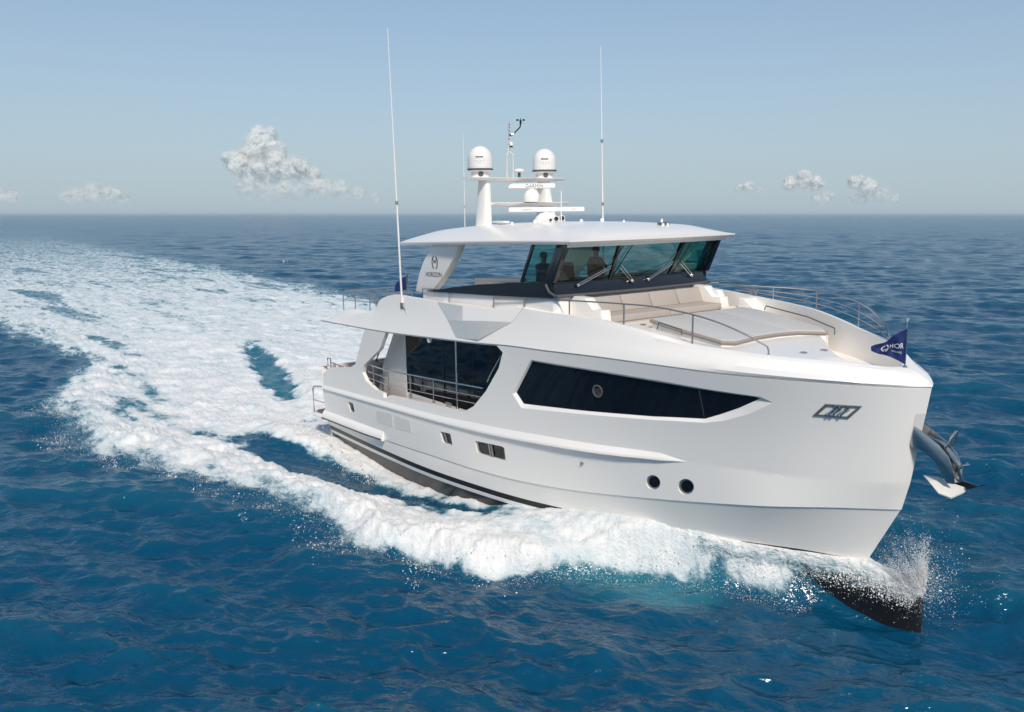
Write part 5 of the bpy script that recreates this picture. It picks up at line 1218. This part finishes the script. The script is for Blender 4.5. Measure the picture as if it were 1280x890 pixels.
for k in range(160):                                  # strings streaming aft along the forefoot
    x0 = RNG.uniform(21.6, 24.5); wv0 = float(np.interp(x0, [21, 22.2, 23.2, 24.0, 24.4, 24.6], [.72, .50, .36, .22, .12, .03])); ligament((x0, -wv0 * .5, .98 - .12 * max(0, x0 - 22.6)), (RNG.normal(-3.2, .8), RNG.normal(-.55, .4), RNG.uniform(.2, 1.5)), int(RNG.integers(30, 90)), RNG.uniform(.004, .011), RNG.uniform(.12, .34), .02)
n = 9000; P_.append(np.array((24.35, -.12, 1.02)) + RNG.normal(0, 1, (n, 3)) * np.array((.42, .26, .30))); S_.append(RNG.gamma(2.0, .0016, n))       # fine mist
n = 1500; P_.append(np.array((24.5, -.05, 1.3)) + RNG.normal(0, 1, (n, 3)) * np.array((.55, .45, .50))); S_.append(RNG.gamma(1.6, .0026, n))
# white water streaming off the forefoot
n = 9000; xx_ = 20.2 + 4.3 * RNG.beta(1.3, 1.0, n); wv_ = np.interp(xx_, [18.2, 19.5, 21, 22.2, 23.2, 24.0, 24.4, 24.6], [1.5, 1.15, .72, .50, .36, .22, .12, .03]); zb = np.interp(xx_, [20, 21, 22.2, 23.2, 24, 24.4, 24.6], [.96, .98, .99, .97, .82, .71, .64])
off_ = np.abs(RNG.normal(0, 1, n)) * np.interp(xx_, [20, 22, 24.5], [.35, .26, .10]); P_.append(np.stack([xx_, -(wv_ * .75 + off_), zb - .05 - off_ * 1.0 + np.abs(RNG.normal(0, .05, n))], 1)); S_.append(RNG.gamma(2.0, .0034, n))
# bubbles and flecks on the water beside the bow shoulder
n = 5200; xx_ = RNG.uniform(17.2, 22.6, n); q = np.abs(RNG.normal(0, .55, n)); yy_ = np.interp(xx_, [p[0] for p in STBD_E], [p[1] for p in STBD_E]) - q + .45
P_.append(np.stack([xx_, yy_, sea_z(xx_, yy_) + .01], 1)); S_.append(RNG.gamma(1.8, .0036, n) * np.exp(-q))
# clots along the breaking outer edge
n = 14000; xx_ = RNG.uniform(-12, 18, n); ye = np.interp(xx_, [p[0] for p in STBD_E], [p[1] for p in STBD_E]); q = RNG.normal(0, 1, n)
yy_ = ye + .35 + q * np.interp(xx_, [-12, 0, 10, 18], [.8, .6, .45, .35]) - .5 * np.abs(fbm(xx_ / 1.1, xx_ * 0, 3, 5)); zz_ = np.maximum(sea_z(xx_, yy_), -.1) + np.abs(RNG.normal(0, .07, n)) * (q > -1)
P_.append(np.stack([xx_, yy_, zz_], 1)); S_.append(RNG.gamma(1.7, .0030, n) * np.interp(q, [-3, -1, 1], [.35, .7, 1]))
# sparse clusters thrown ahead of the edge
for _ in range(46):
    cx_ = RNG.uniform(-4, 17); cy_ = float(np.interp(cx_, [p[0] for p in STBD_E], [p[1] for p in STBD_E])) - abs(RNG.normal(.35, .35)); k = int(RNG.integers(12, 60)); s_ = RNG.uniform(.10, .32)
    x_ = cx_ + RNG.normal(0, s_, k); y_ = cy_ + RNG.normal(0, s_ * .6, k); P_.append(np.stack([x_, y_, sea_z(x_, y_) + np.abs(RNG.normal(0, .05, k))], 1)); S_.append(RNG.gamma(2.0, .0036, k))
# wash off the quarter
n = 5000; xx_ = RNG.uniform(-3, 7.5, n); yy_ = -3.55 - np.abs(RNG.normal(0, .35, n)); P_.append(np.stack([xx_, yy_, sea_z(xx_, yy_) + RNG.gamma(1.2, .06, n)], 1)); S_.append(RNG.gamma(2.0, .0040, n))
droplets('spray', np.concatenate(P_), np.concatenate(S_))

# torn sheet of white water climbing the forefoot and the bow shoulder
def sheet_material():
    m = bpy.data.materials.new('sheet_water'); m.use_nodes = True; nt = m.node_tree; nt.nodes.clear(); L = nt.links.new
    out = N(nt, 'OutputMaterial'); geo = N(nt, 'NewGeometry'); at = N(nt, 'Attribute'); at.attribute_name = 'cover'
    n1 = noise(nt, geo.outputs['Position'], 5.5, 6, .68, ((.45, 1, 1), (0, 0, 0)), .5); n2 = noise(nt, geo.outputs['Position'], 22, 4, .6, ((.6, 1, 1), (0, 0, 0)))
    v = math_(nt, 'ADD', math_(nt, 'MULTIPLY', n1, 1.0), math_(nt, 'MULTIPLY', n2, .45)); v = math_(nt, 'SUBTRACT', math_(nt, 'MULTIPLY', at.outputs['Fac'], 1.25), math_(nt, 'SUBTRACT', v, .12))
    r = N(nt, 'MapRange'); r.interpolation_type = 'SMOOTHSTEP'; r.inputs['From Min'].default_value = -.12; r.inputs['From Max'].default_value = .16; L(v, r.inputs['Value'])
    c = N(nt, 'Mix'); c.data_type = 'RGBA'; c.inputs['A'].default_value = (.30, .52, .58, 1); c.inputs['B'].default_value = (.84, .83, .81, 1); r2 = N(nt, 'MapRange'); r2.inputs['From Min'].default_value = -.05; r2.inputs['From Max'].default_value = .35; L(v, r2.inputs['Value']); L(r2.outputs['Result'], c.inputs['Factor'])
    bp = N(nt, 'Bump'); bp.inputs['Strength'].default_value = .9; bp.inputs['Distance'].default_value = .16; L(n1, bp.inputs['Height'])
    pb = N(nt, 'BsdfPrincipled'); pb.inputs['Roughness'].default_value = .45; L(c.outputs['Result'], pb.inputs['Base Color']); L(bp.outputs['Normal'], pb.inputs['Normal'])
    tr = N(nt, 'BsdfTransparent'); mx = N(nt, 'MixShader'); L(r.outputs['Result'], mx.inputs[0]); L(tr.outputs[0], mx.inputs[1]); L(pb.outputs[0], mx.inputs[2]); L(mx.outputs[0], out.inputs[0]); return m
def bow_sheet(sg):
    nx_, nv_ = 260, 40; X_ = np.linspace(19.6, 24.64, nx_); V_ = np.linspace(0, 1, nv_)
    bw = np.interp(X_, xs, w_); bz = np.interp(X_, xs, zt); eh = np.where(X_ < 23.3, np.interp(X_, LVL['E'][:, 0], LVL['E'][:, 1]), 0)
    # inner edge on the hull bottom at the boot line, outer edge hanging off the forefoot shoulder
    yi = np.maximum(eh - .03, .0); zi = np.maximum(np.interp(X_, [19.6, 23.3, 24.2, 24.64], [1.06, 1.09, .92, .74]), bz + .03)
    yo_ = np.maximum(bw * 1.02 + .03, eh * .9) + np.interp(X_, [19.6, 21.5, 23.5, 24.64], [.55, .28, .03, .01]); zo = np.interp(X_, [19.6, 21, 22.5, 23.6, 24.3, 24.64], [.5, .36, .22, .20, .34, .52])
    A = []; Cv = []
    for v in V_:
        y = yi + (yo_ - yi) * np.sin(np.pi / 2 * v) ** .8; z = zi + (zo - zi) * v ** 1.9 + .07 * np.sin(np.pi * v) * np.interp(X_, [19.6, 22, 24.64], [.7, 1, .6])
        wob = .10 * fbm(X_ * 1.8, np.full(nx_, v * 1.3), 4, 103 + int(sg > 0), .6) * min(1, v * 3)
        A.append(np.stack([X_, sg * (y + wob), z + wob * .6], 1)); Cv.append(np.interp(v, [0, .12, .5, .75, 1], [.80, .86, .66, .44, .26]) * np.interp(X_, [19.6, 20.2, 24.5, 24.64], [.2, 1, 1, .7]))
    A = np.array(A); Cv = np.array(Cv)
    m_ = bpy.data.meshes.new('bow_wave_foam'); ii_, jj_ = np.meshgrid(np.arange(nv_ - 1), np.arange(nx_ - 1), indexing='ij'); q = (ii_ * nx_ + jj_).ravel()
    m_.from_pydata([tuple(p) for p in A.reshape(-1, 3)], [], np.stack([q, q + 1, q + nx_ + 1, q + nx_], 1).tolist()); m_.polygons.foreach_set('use_smooth', [True] * len(m_.polygons))
    at = m_.attributes.new('cover', 'FLOAT', 'POINT'); at.data.foreach_set('value', Cv.ravel().astype(np.float32)); m_.materials.append(SHM)
    o = bpy.data.objects.new('bow_wave_foam', m_); COL.objects.link(o); o['kind'] = 'stuff'
SHM = sheet_material(); bow_sheet(-1); bow_sheet(1)
from mathutils import noise as mnoise
# ------------------------------------------------------------------ cumulus low on the horizon, kilometres off
def cloud_material(dens, scale, zlo, zhi):
    """white vapour: thin see-through layers, with sea haze over the base imitated by fading alpha"""
    m = bpy.data.materials.new('cloud_vapour'); m.use_nodes = True; nt = m.node_tree; nt.nodes.clear(); L = nt.links.new
    out = N(nt, 'OutputMaterial'); tc = N(nt, 'TexCoord'); ob = tc.outputs['Object']
    nz = noise(nt, ob, scale, 3, .5); mr = N(nt, 'MapRange'); mr.interpolation_type = 'SMOOTHSTEP'; mr.inputs['From Min'].default_value = .36; mr.inputs['From Max'].default_value = .70; mr.inputs['To Max'].default_value = dens; mr.inputs['To Min'].default_value = dens * .45; L(nz, mr.inputs['Value'])
    sx = N(nt, 'SeparateXYZ'); L(ob, sx.inputs[0]); zr_ = N(nt, 'MapRange'); zr_.interpolation_type = 'SMOOTHSTEP'; zr_.inputs['From Min'].default_value = zlo; zr_.inputs['From Max'].default_value = zhi; zr_.inputs['To Min'].default_value = .04; L(sx.outputs['Z'], zr_.inputs['Value'])  # height fade puts the haze into the cloud's own alpha
    la = N(nt, 'Attribute'); la.attribute_name = 'layer'
    fac = math_(nt, 'MULTIPLY', math_(nt, 'MULTIPLY', mr.outputs['Result'], zr_.outputs['Result']), la.outputs['Fac'])
    tr = N(nt, 'BsdfTransparent'); df = N(nt, 'BsdfDiffuse'); tl = N(nt, 'BsdfTranslucent'); mx = N(nt, 'MixShader'); m2 = N(nt, 'MixShader')
    for b in (df, tl): b.inputs['Color'].default_value = (.99, .95, .89, 1)
    mx.inputs[0].default_value = .10; L(df.outputs[0], mx.inputs[1]); L(tl.outputs[0], mx.inputs[2])
    L(fac, m2.inputs[0]); L(tr.outputs[0], m2.inputs[1]); L(mx.outputs[0], m2.inputs[2]); L(m2.outputs[0], out.inputs[0]); return m
def cloud(puffs, label, dist, dens):
    """puffs: (azimuth right of the lens in degrees, elevation in degrees, radius in degrees)"""
    rg_ = np.random.default_rng(len(label)); D = math.radians(1) * dist
    az = np.mean([p[0] for p in puffs]); a0 = AZ0 - math.radians(az); ctr = Vector((CX + dist * math.cos(a0), CY + dist * math.sin(a0), 8.8 + D * np.mean([p[1] for p in puffs])))
    rt = Vector((math.sin(a0), -math.cos(a0), 0)); fw = Vector((math.cos(a0), math.sin(a0), 0)); balls = []
    rmean = np.mean([p[2] for p in puffs]) * D
    for pa, pe, pr in puffs:
        dep = rg_.normal(0, .5) * pr * D
        for k in range(4):
            s = rg_.uniform(.5, .7) if k else .95; o = rg_.normal(0, .5, 3) * pr * D * (k > 0)
            if k: o[2] = abs(o[2]) * .5
            balls.append((rt * ((pa - az) * D + o[0]) + fw * (dep + o[1]) + Vector((0, 0, 8.8 + pe * D - ctr.z + o[2])), pr * D * s))
    vs, fs, al, n0 = [], [], [], 0
    shells = ((1.26, .12), (1.12, .26), (.98, .62))
    for sc_, a_ in shells:
        bm = bmesh.new()
        for c, r in balls: bmesh.ops.create_icosphere(bm, subdivisions=2, radius=r * sc_, matrix=Matrix.Translation(c))
        t_ = bpy.data.meshes.new('tmp'); bm.to_mesh(t_); bm.free(); o = bpy.data.objects.new('tmp', t_); COL.objects.link(o)
        rm = o.modifiers.new('r', 'REMESH'); rm.mode = 'VOXEL'; rm.voxel_size = rmean * .07; sm_ = o.modifiers.new('s', 'SMOOTH'); sm_.iterations = 16; sm_.factor = .6
        bpy.context.view_layer.update(); e = o.evaluated_get(bpy.context.evaluated_depsgraph_get()).to_mesh()
        co = np.empty(len(e.vertices) * 3); e.vertices.foreach_get('co', co); co = co.reshape(-1, 3)
        no = np.empty(len(e.vertices) * 3); e.vertices.foreach_get('normal', no); no = no.reshape(-1, 3)
        q = co / (rmean * .95); dsp = np.array([mnoise.fractal(Vector(p), .8, 2.1, 5) for p in q]) * rmean * .34
        co = co + no * dsp[:, None]
        vs += co.tolist(); fs += [[i + n0 for i in p.vertices] for p in e.polygons]; al += [a_] * len(co); n0 += len(co); bpy.data.objects.remove(o)
    me = bpy.data.meshes.new('cloud'); me.from_pydata(vs, [], fs); me.polygons.foreach_set('use_smooth', [True] * len(me.polygons))
    za = np.array(vs)[:, 2]; lo_, hi_ = za.min(), za.max()
    me.materials.append(cloud_material(dens, 1 / (D * .6), lo_ - .05 * (hi_ - lo_), lo_ + .62 * (hi_ - lo_)))
    at = me.attributes.new('layer', 'FLOAT', 'POINT'); at.data.foreach_set('value', np.array(al, np.float32)); ob = bpy.data.objects.new('cloud', me); COL.objects.link(ob); ob.location = ctr; ob['label'] = label; ob['category'] = 'cloud'; ob['group'] = 'cumulus clouds low over the horizon'; return ob
def px(u, v, r): return (math.degrees(math.atan((u - 640) / 1075)), (268 - v) / 18.6, r / 18.6)
CL = 14000
cloud([px(*p) for p in [(330, 172, 8), (337, 180, 12), (322, 190, 13), (345, 197, 16), (303, 212, 12), (318, 220, 16), (350, 219, 19), (372, 216, 14), (390, 226, 14), (372, 236, 16), (408, 236, 12), (428, 241, 11), (340, 241, 15), (448, 245, 8), (470, 248, 7), (312, 240, 14), (293, 205, 11), (330, 205, 20), (360, 232, 22)]], 'tall pale cumulus left of the aerials, largest cloud in the sky', CL, .60)
cloud([px(*p) for p in [(85, 250, 8), (100, 247, 9), (120, 245, 11), (138, 247, 10), (155, 251, 7)]], 'low wide cloud bank above the foaming wake', CL, .34)
cloud([px(*p) for p in [(0, 248, 9), (14, 251, 7)]], 'small faint cloud farthest to the left, low above the wake', CL, .33)
cloud([px(*p) for p in [(922, 238, 5), (934, 236, 7), (947, 241, 4)]], 'small round cloud just right of the hardtop', CL, .46)
cloud([px(*p) for p in [(985, 233, 8), (1003, 228, 10), (1018, 233, 8), (1030, 249, 8), (1018, 252, 6)]], 'plump bright cloud above the port bow rail', CL, .58)
cloud([px(*p) for p in [(1066, 233, 7), (1082, 238, 10), (1100, 247, 8), (1116, 251, 6), (1075, 251, 7)]], 'ragged cloud trailing to the right above the bow pennant', CL, .46)

# ------------------------------------------------------------------ sea air: far water pales towards the horizon
hm = bpy.data.materials.new('sea_air'); hm.use_nodes = True; hn = hm.node_tree; hn.nodes.clear()
ho = hn.nodes.new('ShaderNodeOutputMaterial'); hv = hn.nodes.new('ShaderNodeVolumePrincipled'); hv.inputs['Color'].default_value = (.78, .92, 1, 1); hv.inputs['Density'].default_value = .00010; hv.inputs['Anisotropy'].default_value = 0
hn.links.new(hv.outputs[0], ho.inputs['Volume'])
mb = MB(); mb.box((-27000, -27000, -4), (27000, 27000, 17)); hz_o = mb.build('haze', hm, smooth=False); hz_o['kind'] = 'stuff'
